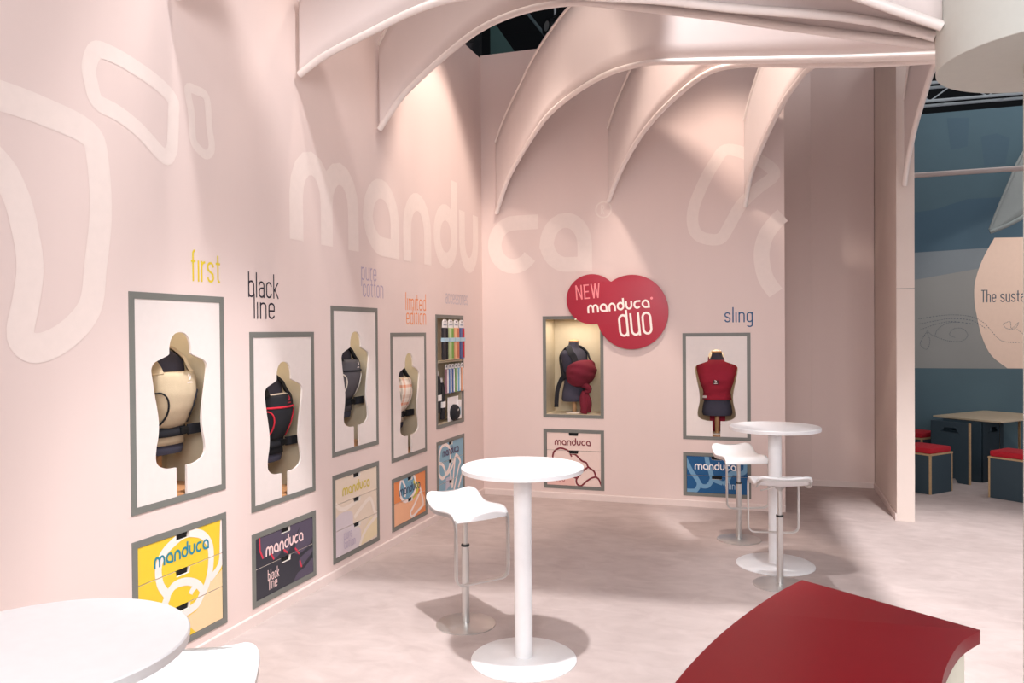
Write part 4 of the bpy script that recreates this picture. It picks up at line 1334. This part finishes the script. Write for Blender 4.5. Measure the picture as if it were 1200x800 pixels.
# ------------------------------------------------------------------ neighbouring stand on the right
fr = fin((5.66, 2.3), [(0, 3.02), (.2, 3.1), (.5, 3.26), (1.0, 3.45), (1.6, 3.6)], [(0, 3.05), (.08, 3.28), (.2, 3.6), (.35, 3.95), (.7, 4.35), (1.3, 4.6)], 'greyish sail tip hanging in front of the blue wall at the right edge', (8.6, 1.9), 0.2, (3.5, 4.4), mat('grey_sail_fabric', (150, 158, 156), 0.8))
rl = MB().tube([(4.466, 1.0, 3.525), (9.0, 1.02, 3.545)], 0.028, 12).build('cross_rail', mat('rail_paint', (170, 158, 154), 0.6), None, smooth=True)
tag(rl, 'pale horizontal rail crossing in front of the blue wall', 'rail')
PW = lambda u, v, d: (u, BWY - d, v)
p = Print(); p.fill([(4.5, 2.9), (5.76, 2.95), (6.4, 2.96), (9, 2.9), (9, 1.32), (4.5, 1.32)], 0.001); p.build('printed_band', M_BLUELO, PW, WBL)
p = Print(); p.fill([(4.5, 3.42), (5.3, 3.5), (5.7, 3.62), (6.1, 3.62), (6.5, 3.5), (9, 3.45), (9, 2.92), (4.5, 2.9)], 0.0014); p.build('printed_field', M_BLUEDK, PW, WBL)
p = Print(); p.fill([(5.45, 4.74), (5.5, 4.3), (5.7, 4.33), (5.72, 4.72)], 0.0016); p.fill([(5.86, 4.45), (5.9, 4.05), (6.15, 4.06), (6.2, 4.4), (6.05, 4.48)], 0.0016); p.build('printed_patch', mat('blue_patch_print', (69, 93, 106), 0.8), PW, WBL)
p = Print(); p.fill([(4.5, 2.9), (6.3, 2.96), (6.3, 2.75), (4.5, 2.45)], 0.0018); p.build('printed_field', M_BLUEMID, PW, WBL)
ov = catmull([(6.02, 3.08), (5.88, 2.8), (5.79, 2.5), (5.78, 2.25), (5.81, 2.03), (5.87, 1.75), (5.98, 1.5), (6.17, 1.325)], 5) + [(7.5, 1.325)] + catmull([(7.7, 1.5), (7.85, 2.0), (7.85, 2.5), (7.6, 3.04)], 5)
p = Print(); p.fill(ov, 0.0024); p.build('ivory_oval', M_OVAL, PW, WBL)
Print().text('The sustajn', 5.862, 2.215, 0.112, 'thin', 0.003, 0.115, 0.60).build('printed_words', M_INK, PW, WBL)
orn = [[(5.1, 2.0), (5.35, 2.04), (5.55, 2.05), (5.75, 2.02), (5.9, 1.93), (6.05, 1.74), (6.15, 1.68), (6.36, 1.68), (6.6, 1.75)], [(5.1, 1.93), (5.3, 1.97), (5.5, 2.0), (5.75, 1.97), (5.93, 1.85)],
       [(5.12, 1.85), (5.3, 1.92), (5.5, 1.96), (5.78, 1.92)], [(5.3, 1.76), (5.34, 1.86), (5.46, 1.94), (5.6, 1.95)], [(5.3, 1.76), (5.45, 1.7), (5.62, 1.69), (5.7, 1.77), (5.64, 1.86), (5.53, 1.86), (5.48, 1.78), (5.55, 1.74)],
       [(5.2, 1.84), (5.26, 1.78), (5.3, 1.76)], [(5.2, 1.82), (5.12, 1.66), (5.2, 1.58), (5.24, 1.7), (5.2, 1.82)], [(6.12, 1.92), (6.2, 1.95), (6.22, 1.86), (6.3, 1.94), (6.26, 1.86), (6.16, 1.86), (6.12, 1.92)], [(6.28, 1.85), (6.36, 1.78)]]
p = Print()
for q in orn:
    pts = catmull(q, 14)
    for a, b in zip(pts[::2], pts[1::2]):
        p.stroke([a, b], 0.008, 0.0032)
p.build('dotted_ornament', M_INK, PW, WBL)


def plank_box(t, w, d, z0, z1, holes=False, th=0.02):
    """four boards with plywood edges at the corners"""
    for (cx, cy, a, ln) in ((0, -d / 2 + th / 2, 0, w), (0, d / 2 - th / 2, PI, w), (w / 2 - th / 2, 0, PI / 2, d), (-w / 2 + th / 2, 0, -PI / 2, d)):
        h2 = ln / 2 - th
        H = z1 - z0
        mb = MB()
        if holes:
            hz0, hz1 = H - 0.13, H - 0.07
            for pl in ([(-h2, 0), (-h2 * 0.45, 0), (-h2 * 0.45, 0.001), (-h2 * 0.3, 0.05), (h2 * 0.3, 0.05), (h2 * 0.45, 0), (h2, 0), (h2, hz0), (-h2, hz0)], [(-h2, hz1), (h2, hz1), (h2, H), (-h2, H)],
                       [(-h2, hz0), (-h2 * 0.5, hz0), (-h2 * 0.3, hz1), (-h2, hz1)], [(h2 * 0.5, hz0), (h2, hz0), (h2, hz1), (h2 * 0.3, hz1)]):
                mb.prism(pl, -th / 2, th / 2)
        else:
            mb.prism([(-h2, 0), (h2, 0), (h2, H), (-h2, H)], -th / 2, th / 2)
        R = Matrix.Rotation(a, 3, 'Z')
        mb.v = [tuple(R @ Vector(v) + Vector((cx, cy, z0))) for v in mb.v]
        mb.build('board', M_BOARD, t)
    for sx in (-1, 1):
        for sy in (-1, 1):
            mb = MB(); mb.box(sx * w / 2 - (th if sx > 0 else 0), sx * w / 2 + (0 if sx > 0 else th), sy * d / 2 - (th if sy > 0 else 0), sy * d / 2 + (0 if sy > 0 else th), z0, z1); mb.build('plywood_edge', M_PLY, t)


def cube_stool(loc, rz, w, d, label):
    t = thing('cube_stool', loc, rz, label, 'stool', 'plywood cube stools')
    plank_box(t, w, d, 0, 0.435)
    m = MB(); m.box(-w / 2 - 0.004, w / 2 + 0.004, -d / 2 - 0.004, d / 2 + 0.004, 0.435, 0.453); m.build('seat_board', M_PLY, t)
    c = tag(thing('seat_cushion', (loc[0], loc[1], 0.4535), rz), label.split(' cube stool')[0].replace('blue-grey', 'red cushion on the blue-grey cube stool') + ' ' + label.split('cube stool ')[1], 'cushion', 'red seat cushions')
    m = MB(); m.box(-w / 2 + 0.01, w / 2 - 0.01, -d / 2 + 0.01, d / 2 - 0.01, 0, 0.065); m.build('cushion', M_CUSH, c, bevel=0.022)
    return t


RT = math.radians(48)
cube_stool((4.83, 1.62, 0), RT, 0.42, 0.42, 'blue-grey cube stool in front of the plywood table, beside the partition')
cube_stool((5.79, 1.33, 0), RT - PI / 2 + 0.04, 0.62, 0.40, 'blue-grey cube stool at the right picture edge')
cube_stool((4.98, 3.02, 0), RT, 0.40, 0.40, 'blue-grey cube stool half hidden behind the partition end')
tb = thing('plywood_table', (5.54, 2.6, 0), RT, 'square plywood topped table on blue-grey board pedestals before the blue wall', 'table')
m = MB(); m.box(-0.52, 0.64, -0.42, 0.42, 0.73, 0.752); m.build('table_top', M_PLYTOP, tb, bevel=0.003)
for cx in (-0.25, 0.37):
    nb = len(tb.children)
    plank_box(tb, 0.48, 0.5, 0, 0.73, True)
    for ch in list(tb.children)[nb:]:
        ch.location.x = cx

# ------------------------------------------------------------------ hall rigging seen through the gaps


def truss(loc, rz, n, label, w=0.3, step=0.42):
    t = thing('lighting_truss', loc, rz, label, 'truss', 'hall trusses')
    L = n * step
    for y in (-w / 2, w / 2):
        for z in (0, w):
            MB().tube([(0, y, z), (L, y, z)], 0.025, 8).build('chord', M_TRUSS, t, smooth=True)
    up = MB().tube([(0, -w / 2, 0), (step, -w / 2, w)], 0.012, 6).build('brace', M_TRUSS, t)
    dn = MB().tube([(step, -w / 2, w), (2 * step, -w / 2, 0)], 0.012, 6).build('brace', M_TRUSS, t)
    for k in range(2, n - 1, 2):
        for q in (up, dn):
            c = q.copy(); COL.objects.link(c); c.location.x = k * step
    return t


truss((4.0, 6.2, 5.64), 0.02, 14, 'long aluminium lighting truss in the dark hall above the blue wall')
truss((-1.6, 1.35, 6.36), 0.0, 12, 'aluminium lighting truss hanging behind the top of the back wall')


def stage_lamp(loc, rz, label):
    t = thing('stage_lamp', loc, rz, label, 'lamp', 'stage lamps')
    m = MB(); m.lathe([(0.06, -0.14), (0.09, -0.12), (0.10, 0.12), (0.11, 0.13)], 20); m.v = [(x, z, y) for x, y, z in m.v]; m.build('lamp_body', M_BLACK, t, smooth=True)
    m = MB(); m.tube([(-0.13, 0, 0), (-0.13, 0, 0.16), (0.13, 0, 0.16), (0.13, 0, 0)], 0, flat=(0.02, 0.005), up=(0, 1, 0)); m.build('yoke', M_BLACK, t)
    m = MB(); m.lathe([(0.085, -0.002), (0.06, 0.006)], 20); m.v = [(x, 0.125 + z, y) for x, y, z in m.v]; m.build('lens', M_STEEL, t)
    m = MB(); m.tube([(0, 0, 0.16), (0, 0, 0.62)], 0.015, 8); m.build('clamp', M_TRUSS, t)
    return t


stage_lamp((0.57, 1.2, 5.715), 2.4, 'black stage lamp right of the teal banner, above the back wall')
stage_lamp((-0.60, 1.2, 5.715), 0.5, 'black stage lamp left of the dark post, above the wall corner')
m = MB(); m.box(-0.39, -0.31, 0.8, 0.9, 0.0, 7.0); pb = m.build('hall_post', M_DARK, None); tag(pb, 'dark upright post behind the top of the wall corner', 'post')
m = MB(); m.prism([(-0.30, 4.6), (0.62, 4.6), (-0.26, 5.91), (-0.26, 6.334), (-0.30, 6.334)], 1.185, 1.215); gb = m.build('hall_banner', M_TEAL, None); tag(gb, 'dark teal triangular banner seen above the wall corner', 'banner')
m = MB(); m.tube([(-0.07, 1.5, 6.325), (0.95, 1.5, 4.95)], 0.02, 8); rb = m.build('rigging_bar', mat('rigging_grey', (84, 100, 104), 0.6), None); tag(rb, 'thin slanting bar hanging under the truss beside the teal banner', 'bar')
